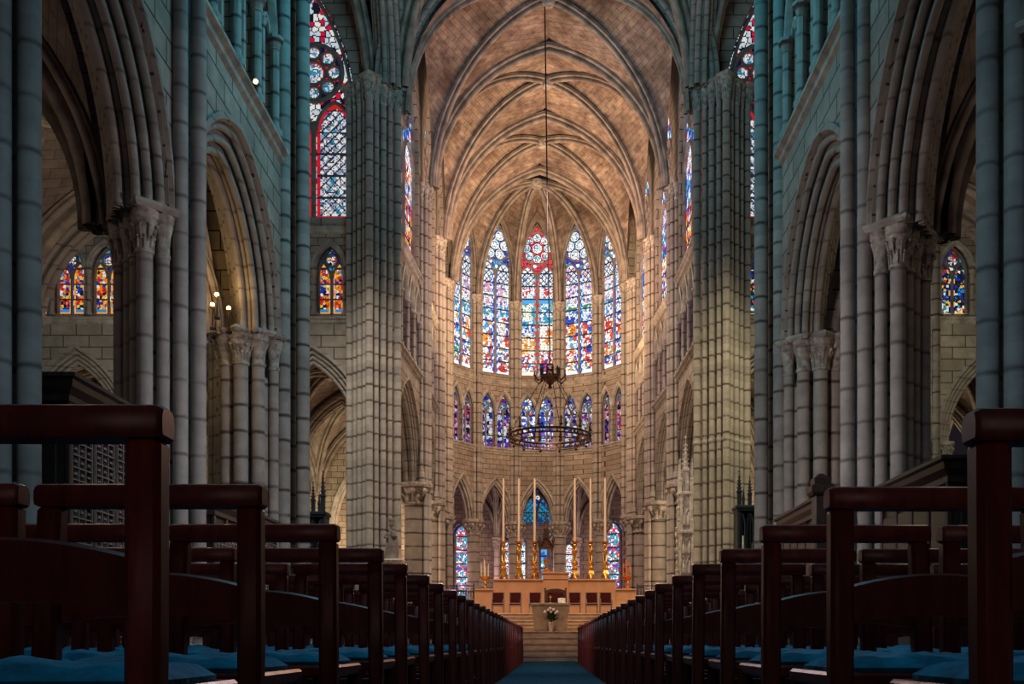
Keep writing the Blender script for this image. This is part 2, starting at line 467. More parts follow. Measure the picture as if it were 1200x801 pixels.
ALLP = []
def clustered_pier(cx, cy, a, full, zcap_low, zcap_high, label, z0=0.0, low_h=.75, nmid=3, rbig=.25, rmid=.15, zcore=None, ann=None, resp=False):
    """diamond pier: shafts at the corners and along the edges. full: set of corner letters N/E/S/W-like
    'i' inner, 'w' west, 'e' east, 'o' outer whose shafts rise to the vault."""
    sgn = 1 if cx < 0 else -1      # inner corner points to the nave
    corners = {'i': (sgn, 0), 'e': (0, 1), 'o': (-sgn, 0), 'w': (0, -1)}
    order = ['i', 'e', 'o', 'w']
    root = empty('clustered_pier', (cx, cy, z0), label, 'pillar', kind='structure')
    mb = MB()
    top = zcore or zcap_high
    k = .66
    base = [mb.p((corners[c][0] * a * k, corners[c][1] * a * k, 0)) for c in order]
    tp = [mb.p((corners[c][0] * a * k, corners[c][1] * a * k, top + .8 - z0)) for c in order]
    for i in range(4): mb.face((base[i], base[(i + 1) % 4], tp[(i + 1) % 4], tp[i]))
    mb.face(tp); mb.build('core', M['drum'], root, 0)
    # plinth
    mb = MB()
    rows = []
    for s, z in ((1.32, 0), (1.32, .22), (1.25, .27)):
        rows.append([(corners[c][0] * a * s, corners[c][1] * a * s, z) for c in order])
    ids = mb.grid(rows, cv=True); mb.face(ids[-1]); mb.build('plinth', M['mould'], root, 0)
    if sgn < 0: pass
    spots = []
    for i in range(4):
        c0, c1 = order[i], order[(i + 1) % 4]
        A, B = corners[c0], corners[c1]
        spots.append((A[0] * a, A[1] * a, rbig, c0 in full))
        for j in range(nmid):
            f = (j + 1) / (nmid + 1)
            x, y = A[0] + (B[0] - A[0]) * f, A[1] + (B[1] - A[1]) * f
            fl = (c0 if f < .5 else c1) in full or (abs(f - .5) < .01 and (c0 in full and c1 in full)) or (abs(f - .5) < .01 and ('i' in (c0, c1)) and len(full) > 1)
            push = .97
            spots.append((x * a * push, y * a * push, rmid * (1.15 if j == nmid // 2 else .95), fl))
    if resp:
        for dx, dy, r in ((.62, -.62, .12), (.36, -.98, .15), (.0, -1.12, .17), (-.36, -.98, .15), (-.62, -.62, .12)):
            spots.append((sgn * dx, dy - .32, r, False))
        mb = MB(); mb.cbox((0, -.75, zcap_low / 2), (1.0, .9, zcap_low), .2); mb.build('respond_core', M['drum'], root, 0)
    for x, y, r, fl in spots:
        zt = zcap_high if fl else zcap_low
        shaft(root, x, y, r, .22, zt - z0, mat='drum_nave' if cy < 20 else 'drum')
        if fl and zcap_high > 30: continue
        capital(root, x, y, r, zt - z0, .85 if fl else low_h, 10, crockets=(r >= rbig * .9 or cy > 30))
        zz = zt - z0 + (.85 if fl else low_h); q = r * 2.1 + .05
        mb = MB(); rows = [[(x + sx * k2 * q, y + sy * k2 * q, zz + dz) for sx, sy in ((1, 0), (0, 1), (-1, 0), (0, -1))] for k2, dz in ((.95, -.04), (1.15, .02), (1.15, .07), (1.0, .10))]
        ids = mb.grid(rows, cv=True); mb.face(ids[-1]); mb.face(ids[0][::-1]); mb.build('abacus', M['mould'], root, 0)
    if ann:
        mb = MB()
        for x, y, r, fl in spots:
            mb.lathe([(r * .98, -.1), (r * 1.22, -.05), (r * 1.25, .03), (r * .98, .1)], (x, y, ann - z0), 10)
        mb.build('shaft_ring', M['mould'], root)
    return root

# ------------------------------------------------------------------ stained glass patterns
def hsh(ix, iy, s):
    h = (ix.astype(np.int64) * 374761393 + iy.astype(np.int64) * 668265263 + s * 982451653) & 0x7fffffff
    h = ((h ^ (h >> 13)) * 1274126177) & 0x7fffffff
    return ((h ^ (h >> 16)) & 0xffff) / 65535.0

def shards(U, V, cell, seed):
    x, y = U / cell, V / cell
    ix, iy = np.floor(x), np.floor(y)
    d1 = np.full(U.shape, 9.0); d2 = np.full(U.shape, 9.0); idv = np.zeros(U.shape)
    for dx in (-1, 0, 1):
        for dy in (-1, 0, 1):
            gx, gy = ix + dx, iy + dy
            px = gx + .15 + .7 * hsh(gx, gy, seed); py = gy + .15 + .7 * hsh(gx, gy, seed + 1)
            d = np.hypot(px - x, py - y); hid = hsh(gx, gy, seed + 2)
            c = d < d1
            d2 = np.where(c, d1, np.minimum(d2, d)); idv = np.where(c, hid, idv); d1 = np.where(c, d, d1)
    return idv, (d2 - d1) * cell

WHITE = (.97, .97, .95); CREAM = (.98, .95, .84); PALE = (.82, .88, .93); GREY = (.62, .66, .74)
RED = (.86, .15, .13); CRIM = (.84, .10, .26); ORANGE = (.98, .53, .13); YEL = (.99, .76, .28); BLUE = (.10, .22, .72); ROYAL = (.16, .14, .62)
SKY = (.22, .58, .82); TEAL = (.12, .62, .72); GREEN = (.14, .52, .40); PINK = (.90, .55, .62); MAG = (.72, .16, .50); VIO = (.42, .24, .66); DARK = (.10, .10, .16); NAVY = (.06, .08, .30)

def pick(idv, pal):
    cols = np.array([c for c, w in pal], dtype=float); w = np.array([w for c, w in pal], dtype=float)
    cum = np.cumsum(w) / w.sum()
    return cols[np.minimum(np.searchsorted(cum, idv), len(cols) - 1)]

P_GRIS = [(WHITE, 5), (PALE, 3), (GREY, 2), (PINK, .7), (SKY, .5)]
P_FIG = [(WHITE, 3.2), (CREAM, 1.5), (ORANGE, 1.5), (RED, 1.6), (BLUE, 1.6), (SKY, .9), (YEL, .8), (PALE, 1.5), (DARK, .6)]
P_RED = [(RED, 3), (ORANGE, 2), (WHITE, 1.5), (YEL, 1), (BLUE, .8), (CRIM, 1)]
P_BLUE = [(BLUE, 3), (SKY, 2), (WHITE, 2), (ROYAL, 2), (TEAL, 1), (RED, .6)]
P_TEAL = [(TEAL, 4), (SKY, 2), (WHITE, 1.5), (BLUE, 1)]
P_TRIF = [(BLUE, 4), (ROYAL, 3), (PALE, 2), (SKY, 1.6), (VIO, 1.5), (YEL, .6), (WHITE, 1.2), (NAVY, 1.5), (RED, .4)]
P_PINKV = [(VIO, 2), (PALE, 2.5), (BLUE, 1.5), (PINK, 1), (WHITE, 2.2), (DARK, 1)]
P_WARM = [(ORANGE, 2.5), (RED, 2.2), (YEL, 2), (BLUE, 1.8), (WHITE, 1.5), (SKY, 1), (DARK, 1)]
P_JEWEL = [(BLUE, 2), (RED, 1.6), (WHITE, 2), (MAG, 1), (YEL, .8), (SKY, 1), (DARK, 2.5)]

def setc(C, mask, col): C[mask] = col

def paint_lancet(C, S, Z, sc, a, z0, zs, za, spec, seed):
    """spec: dict with zones [(q0,q1,kind,palette,cell)], blobs [(x,q,rx,rq,col)], border, bars"""
    ins = arch_inside(S - sc, Z, a, z0, zs, za)
    if not ins.any(): return
    q = (Z - z0) / (za - z0); x = (S - sc) / a; H = za - z0
    for (q0, q1, kind, pal, cell) in spec['zones']:
        m = ins & (q >= q0) & (q <= q1)
        if not m.any(): continue
        if kind == 'flat':
            setc(C, m, pal)
        else:
            idv, e = shards(S - sc + 50, Z, cell, seed + int(q0 * 100))
            col = pick(idv, pal)
            lead = e < cell * .08
            col[lead] = (.22, .20, .27)
            C[m] = col[m]
        if kind == 'lattice':
            u = (x * a + (Z - z0)) / .36; v = (x * a - (Z - z0)) / .36
            l = ((np.abs((u % 1) - .5) > .40) | (np.abs((v % 1) - .5) > .40)) & m
            C[l] = (.20, .20, .34)
        if kind == 'discs':
            per = 1.0 * a * 1.9
            zc = (np.floor((Z - z0) / per) + .5) * per + z0
            rr = np.hypot((S - sc), Z - zc) / (per * .46)
            setc(C, m & (rr > .86) & (rr < 1.0), RED if seed % 2 else WHITE)
            k = m & (rr <= .86); idv, e = shards(S + 9, Z, cell * .8, seed + 77); col = pick(idv, spec.get('discpal', P_TEAL)); col[e < cell * .1] = DARK
            C[k] = col[k]
    for (bx, bq, rx, rq, col) in spec.get('blobs', []):
        m = ins & (((x - bx) / rx) ** 2 + ((q - bq) / rq) ** 2 < 1)
        idv, e = shards(S + 3, Z, .14, seed + 5)
        k = np.array(col)[None, :] * (0.8 + .4 * idv[m][:, None])
        k[idv[m] > .72] = (.96, .93, .86)
        k[e[m] < .012] = (.18, .13, .18)
        C[m] = np.clip(k, 0, 1)
    if spec.get('border'):
        bw = spec.get('bw', .09)
        dm = ins & ~arch_inside(S - sc, Z, a - bw, z0 + bw, zs, za - bw * 1.4)
        b1, b2 = spec['border']
        t = (np.floor(Z / .22) % 2) == 0
        setc(C, dm & t, b1); setc(C, dm & ~t, b2)
    bars = spec.get('bars', .8)
    if bars:
        m = ins & (np.abs(((Z - z0) / bars) % 1 - .5) > .5 - .035 / bars)
        setc(C, m, (.16, .16, .20))

def paint_rose(C, S, Z, sc, zc, R, spec, seed):
    x, z = S - sc, Z - zc; r = np.hypot(x, z) / R; th = np.arctan2(z, x)
    m = r <= 1
    idv, e = shards(S + 20, Z, spec.get('cell', .2), seed); col = pick(idv, spec['field']); col[e < .03] = (.08, .08, .2)
    C[m] = col[m]
    n = spec.get('n', 6); rd = spec.get('rd', .30); ro = spec.get('ro', .64)
    for k in range(n + 1):
        if k == 0: px, pz, rr = 0, 0, spec.get('rc', .3)
        else:
            a = 2 * PI * (k - .5 * spec.get('rot', 0)) / n; px, pz, rr = math.cos(a) * ro, math.sin(a) * ro, rd
        d = np.hypot(x / R - px, z / R - pz) / rr
        idv2, e2 = shards(S + 7 * k, Z, .13, seed + 3 + k); c2 = pick(idv2, spec.get('disc', P_GRIS)); c2[e2 < .02] = (.3, .3, .4)
        k1 = m & (d < .8); C[k1] = c2[k1]
        setc(C, m & (d >= .8) & (d < .92), spec.get('ring', WHITE)); setc(C, m & (d >= .92) & (d < 1.06), (.08, .07, .14))
        setc(C, m & (d < .22), spec.get('dot', RED))

NWIN = [0]
def window(F, sc, a, z0, zs, za, lancets, rose, seed, label, cellsz=.05, glass='glass', fieldpal=None, setback=.30, frame=.10, mull=.09, wtr=None, ring_tr=True, gdepth=None, frame_orders=True):
    """a traceried window: one glass sheet, mullions, lancet heads and rose ring of stone"""
    NWIN[0] += 1
    c = F(sc, -setback, z0)
    root = empty('window_%d' % NWIN[0], c, label, 'window', kind='structure')
    org = Vector(c)
    def G(s, w, z):
        q = F(s, w, z); return (q[0] - org.x, q[1] - org.y, q[2] - org.z)
    class GF:
        pass
    gf = lambda s, w, z: G(s, w, z)
    ns = int(math.ceil(2 * a / cellsz)); nz = int(math.ceil((za - z0) / cellsz))
    ss = np.linspace(-a, a, ns + 1); zz = np.linspace(z0, za, nz + 1)
    S, Z = np.meshgrid((ss[:-1] + ss[1:]) / 2, (zz[:-1] + zz[1:]) / 2)
    ins = arch_inside(S, Z, a + cellsz, z0, zs, za + cellsz)
    C = np.zeros(S.shape + (3,))
    idv, e = shards(S + 31, Z, .22, seed); C[:] = pick(idv, fieldpal or P_BLUE); C[e < .03] = DARK
    for i, L in enumerate(lancets):
        paint_lancet(C, S, Z, L['s'], L['a'], L['z0'], L['zs'], L['za'], L['spec'], seed + 11 * i)
    if rose: paint_rose(C, S, Z, rose['s'], rose['z'], rose['R'], rose['spec'], seed + 90)
    vid = {}; verts = []; faces = []; cols = []
    def V(i, j):
        k = (i, j)
        if k not in vid:
            vid[k] = len(verts); verts.append(G(sc + ss[j], -setback, zz[i]))
        return vid[k]
    for i in range(nz):
        for j in range(ns):
            if ins[i, j]:
                faces.append((V(i, j), V(i, j + 1), V(i + 1, j + 1), V(i + 1, j))); cols.append(C[i, j])
    me = bpy.data.meshes.new('stained_glass'); me.from_pydata(verts, [], faces); me.materials.append(M[glass])
    at = me.color_attributes.new('pane', 'FLOAT_COLOR', 'CORNER')
    cc = np.array(cols)
    if glass == 'glass': cc = np.where(cc.max(axis=1, keepdims=True) > .4, cc * .84 + .14, cc)
    cl = np.where(cc <= .04045, cc / 12.92, ((cc + .055) / 1.055) ** 2.4)
    arr = np.ones((len(cols) * 4, 4), dtype=np.float32); arr[:, :3] = np.repeat(cl, 4, axis=0)
    at.data.foreach_set('color', arr.ravel())
    o = bpy.data.objects.new('stained_glass', me); COL.objects.link(o); o.parent = root
    w = -setback + .06
    # outer frame
    mb = MB(); pr = [(-.10, .02), (.02, .02), (.07, -.02), (.09, -.07), (.05, -.11), (-.02, -.12), (-.06, -.12)]
    k = frame / .1
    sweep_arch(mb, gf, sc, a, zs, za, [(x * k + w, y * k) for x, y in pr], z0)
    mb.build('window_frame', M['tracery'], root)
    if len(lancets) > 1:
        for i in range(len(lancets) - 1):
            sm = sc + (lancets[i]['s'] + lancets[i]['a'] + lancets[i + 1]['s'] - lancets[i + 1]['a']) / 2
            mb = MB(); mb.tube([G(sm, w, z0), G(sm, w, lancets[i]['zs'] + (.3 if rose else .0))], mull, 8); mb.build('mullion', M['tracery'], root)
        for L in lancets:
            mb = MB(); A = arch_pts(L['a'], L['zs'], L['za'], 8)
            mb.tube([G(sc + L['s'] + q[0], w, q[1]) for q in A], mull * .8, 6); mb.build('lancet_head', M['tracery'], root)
    if rose and ring_tr:
        mb = MB(); mb.tube([G(sc + rose['s'] + rose['R'] * math.cos(2 * PI * i / 28), w, rose['z'] + rose['R'] * math.sin(2 * PI * i / 28)) for i in range(28)], mull * .9, 6, closed=True)
        ringo = mb.build('rose_ring', M['tracery'], root)
        if rose['spec'].get('foils'):
            mb = MB(); sp = rose['spec']; n = sp.get('n', 6)
            for kx in range(n + 1):
                if kx == 0: px, pz, rr = 0, 0, sp.get('rc', .3)
                else:
                    aa = 2 * PI * (kx - .5 * sp.get('rot', 0)) / n; px, pz, rr = math.cos(aa) * sp['ro'], math.sin(aa) * sp['ro'], sp['rd']
                mb.tube([G(sc + rose['s'] + rose['R'] * (px + rr * math.cos(2 * PI * i / 14)), w, rose['z'] + rose['R'] * (pz + rr * math.sin(2 * PI * i / 14))) for i in range(14)], mull * .55, 5, closed=True)
            mb.build('rose_foils', M['tracery'], ringo)
    return root

def lan2(a, z0, zs, za, specL, specR, gap=.06):
    h = (a - gap) / 2
    return [dict(s=-(a + gap) / 2, a=h, z0=z0, zs=zs, za=za, spec=specL), dict(s=(a + gap) / 2, a=h, z0=z0, zs=zs, za=za, spec=specR)]

def string_course(F, s0, s1, z, parent, proj=.16, h=.26, w=0.0, name='string_course'):
    mb = MB(); pr = [(0, -h), (proj * .4, -h * .8), (proj * .5, -h * .5), (proj, -h * .25), (proj, .0), (proj * .8, h * .06), (0, h * .3)]
    rows = [[F(s, w + a, z + b) for a, b in pr] for s in (s0, s1)]
    ids = mb.grid(rows); mb.face(ids[0]); mb.face(ids[1][::-1])
    return mb.build(name, M['mould'], parent, 30)

def triforium(F, s0, s1, n, z0, z1, parent, seed, glazed=True, pal=P_TRIF, depth=.55, label='', cellsz=.05, glass='glass_soft', rcol=.07, double=True, mat='wall_small', mar=.10):
    """arcaded gallery: small pointed arches on colonnettes before a back wall (glazed or blind)"""
    W = (s1 - s0) / n; a = W / 2 - mar; zs = z0 + (z1 - z0) * .58; za = z1 - .35
    for i in range(n):
        c = s0 + W * (i + .5)
        mb = MB(); wall_open(mb, F, c - W / 2, c + W / 2, z0, z1, c, a, zs, za, 0.0, -.25); mb.build('gallery_arch', M[mat], parent, 0)
        mb = MB(); sweep_arch(mb, F, c, a, zs, za, [(.05, .12), (.07, .04), (.03, .0), (.06, -.04), (.0, -.07), (-.10, -.08)]); mb.build('arch_moulding', M['mould'], parent)
        for x in ((c - a, c + a) if i == 0 else (c + a,)):
            q = F(x, .0, 0); r = rcol
            mb = MB(); mb.lathe([(r * 1.7, z0), (r * 1.7, z0 + .12), (r * 1.2, z0 + .2), (r, z0 + .24), (r, zs - .3), (r * 1.25, zs - .27), (r * 1.0, zs - .24), (r * 1.5, zs - .08), (r * 1.9, zs - .05), (r * 1.9, zs + .02)], (q[0], q[1], 0), 8)
            mb.build('colonnette', M['drum'], parent)
        if double:
            q = F(c, -.12, 0); r = rcol * .7; zq = zs - .1
            mb = MB(); mb.lathe([(r * 1.6, z0), (r, z0 + .2), (r, zq), (r * 1.8, zq + .2)], (q[0], q[1], 0), 7); mb.build('colonnette', M['drum'], parent)
            for sg in (-1, 1):
                mb = MB(); A = arch_pts(a / 2, zq, zq + a * .8, 6); mb.tube([F(c + sg * a / 2 + p[0], -.12, p[1]) for p in A], .05, 6); mb.build('arch_moulding', M['mould'], parent)
    # back
    mb = MB(); fbox(mb, F, s0, s1, -depth - .35, -depth - .02, z0, z1); mb.build('gallery_back', M['wall_small'], parent, 0)
# ------------------------------------------------------------------ plan
A_L, B_L, C_L = 11.75, 17.4, 24.9
A_R, B_R, C_R = 12.1, 17.8, 25.0
WL, WR = -6.38, 5.5
YD = 39.0
TY = [39.0, 45.5, 51.4, 57.3]
def cxy(y): return -.13 - .031 * (y - 39.0)
INL = [-5.62, -5.32, -5.32, -5.5]; INR = [5.4, 5.2, 4.75, 4.3]; WOFF = .45
PLAT, SANC = .825, 1.76

def outer(a, zs, za, dr):
    h = za - zs; hh = max(h, 1.04 * a); r = (a * a + hh * hh) / (2 * a); c = r - a
    return a + dr, zs + math.sqrt((r + dr) ** 2 - c * c) * h / hh

# ------------------------------------------------------------------ floor, platform, steps
mb = MB(); mb.box((-2, 28, -.15), (50, 92, .3)); tag(mb.build('floor', M['floor'], None, 0), 'dark flagstone floor under the chairs', 'floor', kind='structure')
mb = MB(); mb.box((-.2, 26.9 + 1.3 + 7.1, PLAT / 2 + .005), (9.9, 14.2, PLAT - .01)); tag(mb.build('floor_platform', M['step'], None, 0), 'raised stone platform carrying the altar', 'floor', kind='structure')
root = empty('steps', (0, 27, 0), 'lower flight of stone steps rising from the blue carpet to the altar platform', 'steps', kind='structure')
for k in range(5):
    h = PLAT / 5
    mb = MB(); y0 = 26.9 + .3 * k
    mb.cbox((-.1, (y0 + 28.3) / 2 - 27, h * (k + .5) - .02), (9.0, 28.3 - y0, h - .044), .004)
    st_ = mb.build('step', M['step'], root, 30)
    mb = MB(); mb.cbox((-.1, (y0 - .04 + 28.3) / 2 - 27, h * (k + 1) - .022), (9.0, 28.3 - y0 + .04, .042), .012); mb.build('tread', M['step'], st_, 30)
root = empty('steps', (-.2, 42, PLAT), 'upper flight of pale stone steps behind the altar below the row of seats', 'steps', kind='structure')
n2 = 6
for k in range(n2):
    h = (SANC - PLAT) / n2; y0 = 41.4 - 42 + .42 * k
    mb = MB(); mb.cbox((0, (y0 + 2.3) / 2, h * (k + .5)), (8.6, 2.3 - y0, h - .05), .004); st_ = mb.build('step', M['step'], root, 30)
    mb = MB(); mb.cbox((0, (y0 - .05 + 2.3) / 2, h * (k + 1) - .026), (8.6, 2.3 - y0 + .05, .05), .012); mb.build('tread', M['step'], st_, 30)
mb = MB(); mb.box((-.5, 56.5, SANC / 2), (10.6, 24.5, SANC - .02)); tag(mb.build('floor_sanctuary', M['step'], None, 0), 'highest stone floor around the apse, behind the seats', 'floor', kind='structure')
mb = MB(); mb.box((.0, 14.95, .008), (1.30, 23.9, .016)); tag(mb.build('aisle_carpet', M['carpet'], None, 0), 'blue carpet runner along the central aisle up to the steps', 'carpet')

# ------------------------------------------------------------------ piers of nave and crossing
RB_, RM_ = .13, .112
clustered_pier(-5.9 - .13 - .66, A_L, .66, {'i'}, 6.9, 21.7, 'dark nave pier of tall shafts cut by the left edge', nmid=2, rbig=RB_, rmid=RM_)
clustered_pier(-5.9 - .13 - .66, B_L, .66, {'i'}, 6.9, 21.7, 'second nave pier on the left, heavy capital between two dark arches', nmid=2, rbig=RB_, rmid=RM_)
clustered_pier(-5.93 - .14 - 1.08, C_L, 1.08, {'i', 'e'}, 6.9, 21.7, 'tall clustered crossing pier on the left, beside the gap to the north transept', nmid=2, rbig=.17, rmid=.145, resp=True)
clustered_pier(5.08 + .13 + .66, A_R, .66, {'i'}, 6.8, 21.7, 'dark nave pier of tall shafts cut by the right edge', nmid=2, rbig=RB_, rmid=RM_)
clustered_pier(5.08 + .13 + .66, B_R, .66, {'i'}, 6.8, 21.7, 'second nave pier on the right, heavy capital beside the dark arch', nmid=2, rbig=RB_, rmid=RM_)
clustered_pier(5.05 + .14 + 1.08, C_R, 1.08, {'i', 'e'}, 6.8, 21.7, 'tall clustered crossing pier on the right, before the olive lit pier', nmid=2, rbig=.17, rmid=.145, resp=True)
clustered_pier(-6.80, YD + .05, .92, {'i', 'w', 'e', 'o'}, 7.5, 20.9, 'pale shafted crossing pier left of the choir with a small statue at its foot', nmid=3, rbig=.14, rmid=.095)
clustered_pier(6.60, YD + .05, .96, {'i', 'w', 'e', 'o'}, 7.5, 20.9, 'olive lit shafted crossing pier right of the choir', nmid=3, rbig=.14, rmid=.095, ann=8.15)

# ------------------------------------------------------------------ nave walls
PROF_NAVE = arch_profile(.5, .62, 3)
def nave_wall(side, X, ys, zsp, rootlabel):
    root = empty('wall_' + side, (0, 0, 0), rootlabel, 'wall', kind='structure')
    seed = 5
    for (y0, y1, yc, a) in ys:
        F = Fr((X, y0), (X, y1), (0, (y0 + y1) / 2)); zs = zsp; za = zsp + 2.75
        sgn = 1 if F.t.y > 0 else -1
        sc = (yc - (y0 + y1) / 2) * sgn
        ao, zo = outer(a, zs, za, .58)
        mb = MB(); wall_open(mb, F, -F.L / 2, F.L / 2, zs, 12.0, sc, ao, zs, zo, 0, -1.0, zs); mb.build('spandrel_wall', M['wall'], root, 0)
        mb = MB(); sweep_arch(mb, F, sc, a, zs, za, PROF_NAVE, None, 13, -.5); mb.build('arcade_arch', M['vouss'], root, 40)
        string_course(F, -F.L / 2, F.L / 2, 12.1, root, .2, .3)
        triforium(F, -F.L / 2 + .4, F.L / 2 - .4, 4, 12.2, 16.1, root, seed, depth=.8, rcol=.11)
        string_course(F, -F.L / 2, F.L / 2, 16.3, root, .2, .3)
        mb = MB(); fbox(mb, F, -F.L / 2, F.L / 2, -.8, 0, 16.3, 27); mb.build('upper_wall', M['wall'], root, 0)
    return root
nave_wall('left', WL, [(B_L, C_L - .9, 20.75, 2.38), (A_L, B_L, (A_L + B_L) / 2, 1.85), (5.8, A_L, 8.8, 2.05)], 7.6, 'left nave wall with dark arches, gallery and teal lit upper stone')
nave_wall('right', WR, [(B_R, C_R - .9, 20.95, 2.35), (A_R, B_R, (A_R + B_R) / 2, 1.85), (6.2, A_R, 9.1, 2.05)], 7.5, 'right nave wall with dark arches, gallery and teal lit upper stone')

# aisle vaults and outer walls
def rib_set(mbs, boss, caps, scale=1.0):
    for c in caps:
        mb = MB(); sweep_rib(mb, rib_curve(c, boss), scale); mbs.append(mb)

def vault_bay(root, c00, c10, c11, c01, zb, zap, web='web_dark', scale=1.0, ribs=True, trans=(), stilt=0.0, zside=None):
    """c00,c10 near side (left,right), c11,c01 far side"""
    P = [Vector(c) for c in (c00, c10, c11, c01)]
    boss = (P[0] + P[1] + P[2] + P[3]) / 4; boss.z = zb
    mb = MB()
    for i in range(4):
        a, b = P[i], P[(i + 1) % 4]
        ap = (a + b) / 2; ap.z = zap if (i % 2 == 0 or zside is None) else zside
        severy(mb, boss, a, b, ap)
        if i in trans:
            m2 = MB(); sweep_rib(m2, half_arch(a, ap), scale * 1.25); m2.build('transverse_rib', M['rib'], root, 45)
            m2 = MB(); sweep_rib(m2, half_arch(b, ap), scale * 1.25); m2.build('transverse_rib', M['rib'], root, 45)
    mb.build('vault_web', M[web], root, 60)
    if ribs:
        for a in P:
            m2 = MB(); sweep_rib(m2, rib_curve(a, boss), scale); m2.build('diagonal_rib', M['rib'], root, 45)
        mb = MB(); mb.lathe([(.10 * scale, -.42 * scale), (.22 * scale, -.38 * scale), (.27 * scale, -.28 * scale), (.27 * scale, -.02)], tuple(boss), 12); mb.build('keystone', M['carved'], root)
    return boss

for side, X0, X1, ys in (('left', -7.7, -12.6, [5.8, A_L, B_L, 23.5]), ('right', 6.8, 11.7, [6.2, A_R, B_R, 23.6])):
    root = empty('ceiling_aisle_' + side, (0, 0, 0), 'dark ribbed vault of the %s aisle behind the arches' % side, 'ceiling', kind='structure')
    for i in range(3):
        y0, y1 = ys[i], ys[i + 1]; zc = 7.6
        vault_bay(root, (X0, y0, zc), (X1, y0, zc), (X1, y1, zc), (X0, y1, zc), 11.4, 11.2, scale=1.1, trans=(0, 2))
    mb = MB(); xx = X1 + (.4 if X1 > 0 else -.4)
    mb.box((xx, 12, 6), (.6, 26, 12)); tag(mb.build('wall_aisle_' + side, M['wall'], None, 0), 'dark outer wall of the %s aisle' % side, 'wall', kind='structure')
    # west wall of the transept over the aisle arch
    root = empty('wall_transept_west_' + side, (0, 0, 0), 'wall over the aisle arch opening to the %s transept' % side, 'wall', kind='structure')
    F = Fr((X0, 23.7), (X1, 23.7), ((X0 + X1) / 2, 0))
    ao, zo = outer(2.05, 7.6, 10.7, .5)
    mb = MB(); wall_open(mb, F, -F.L / 2 - .4, F.L / 2 + .4, 7.0, 27, 0, ao, 7.6, zo, 0, -1.0, 7.0); mb.build('spandrel_wall', M['wall'], root, 0)
    mb = MB(); sweep_arch(mb, F, 0, 2.05, 7.6, 10.7, arch_profile(.5, .5, 3), 0, 12, -.5); mb.build('aisle_arch', M['vouss'], root, 40)
    mb = MB(); sx = X1 + (-5.5 if X1 < 0 else 5.5); mb.box((sx, 24.2, 13.5), (10.6, 1.0, 27)); mb.build('blank_wall', M['wall'], root, 0)

# ------------------------------------------------------------------ high vaults: nave, crossing, transepts
ZC, ZA = 21.7, 27.4
root = empty('ceiling_nave', (0, 0, 0), 'high ribbed vault over the nave', 'ceiling', kind='structure')
for (a, b, c, d) in ((5.8, A_L, 6.2, A_R), (A_L, B_L, A_R, B_R), (B_L, C_L, B_R, C_R)):
    vault_bay(root, (-5.9, a, ZC), (5.05, c, ZC), (5.05, d, ZC), (-5.9, b, ZC), ZA, ZA - .1, scale=1.4)
root = empty('ceiling_crossing', (0, 0, 0), 'ribbed vault over the crossing with teal shadows', 'ceiling', kind='structure')
vault_bay(root, (-5.9, C_L, ZC), (5.05, C_R, ZC), (5.48, YD, ZC), (-5.74, YD, ZC), 28.2, 27.6, scale=1.6, web='web')
# bold east crossing arch
F = Fr((-6.1, YD + .1), (5.85, YD + .1), (0, 20))
mb = MB(); sweep_arch(mb, F, 0, 5.45, ZC, 27.3, arch_profile(.72, .95, 4, True, .105), ZC - .1, 18); mb.build('crossing_arch', M['vouss'], root, 40)
for (x0, y0, x1, y1) in ((-6.1, C_L, -6.1, YD), (5.4, C_R, 5.7, YD)):
    F = Fr((x0, y0), (x1, y1), (0, 30)); mb = MB(); sweep_arch(mb, F, 0, F.L / 2 - .7, ZC, 27.2, arch_profile(.6, .8, 3, True, .11), ZC - .1, 16); mb.build('transept_arch', M['vouss'], root, 40)
TBL = [(-6.95, -11.55), (-11.55, -16.15), (-16.15, -20.75)]
TBR = [(6.1, 10.5), (10.5, 14.95), (14.95, 19.4)]
for side, TB in (('left', TBL), ('right', TBR)):
    root = empty('ceiling_transept_' + side, (0, 0, 0), 'high ribbed vault of the %s transept' % side, 'ceiling', kind='structure')
    for (x0, x1) in TB:
        vault_bay(root, (x0, 24.9, ZC), (x1, 24.9, ZC), (x1, YD + .2, ZC), (x0, YD + .2, ZC), 27.8, 27.2, scale=1.3)
    xe = TB[-1][1] + (-.3 if side == 'left' else .3)
    mb = MB(); mb.box((xe, 32, 14), (.6, 17, 28)); tag(mb.build('wall_transept_end_' + side, M['wall'], None, 0), 'end wall of the %s transept' % side, 'wall', kind='structure')

# ------------------------------------------------------------------ glass recipes
def S_(zones, **k): d = dict(zones=zones); d.update(k); return d
GRIS = S_([(0, 1, 'lattice', [(WHITE, 4), (PALE, 3), (TEAL, .8), (GREY, 2)], .13)], border=(CRIM, RED), bw=.15, bars=.85)
FIG_RO = lambda sd: S_([(0, .06, 'shard', [(CREAM, 3), (WHITE, 2)], .2), (.06, .35, 'shard', P_FIG, .24), (.35, .62, 'shard', P_FIG, .22), (.62, 1, 'shard', P_GRIS, .2)], border=(BLUE, RED), bw=.08)
JEWEL = S_([(0, .09, 'flat', ROYAL, 0), (.09, 1, 'shard', P_JEWEL, .11)], border=(YEL, (.55, .25, .1)), bw=.1, bars=.6)
WARM2 = S_([(0, .1, 'flat', SKY, 0), (.1, 1, 'shard', P_WARM, .11)], border=(ORANGE, YEL), bw=.08, bars=.6)
DIM = S_([(0, 1, 'shard', [(DARK, 4), (YEL, 1.2), (BLUE, 1.2), (RED, .7), (WHITE, 1), (TEAL, 1)], .10)], border=(YEL, DARK), bw=.07, bars=.6)
TRI = lambda pal: S_([(0, .12, 'shard', [(VIO, 2), (PALE, 1), (PINK, 1)], .18), (.12, 1, 'shard', pal, .19)], border=(BLUE, PALE), bw=.06, bars=.7)

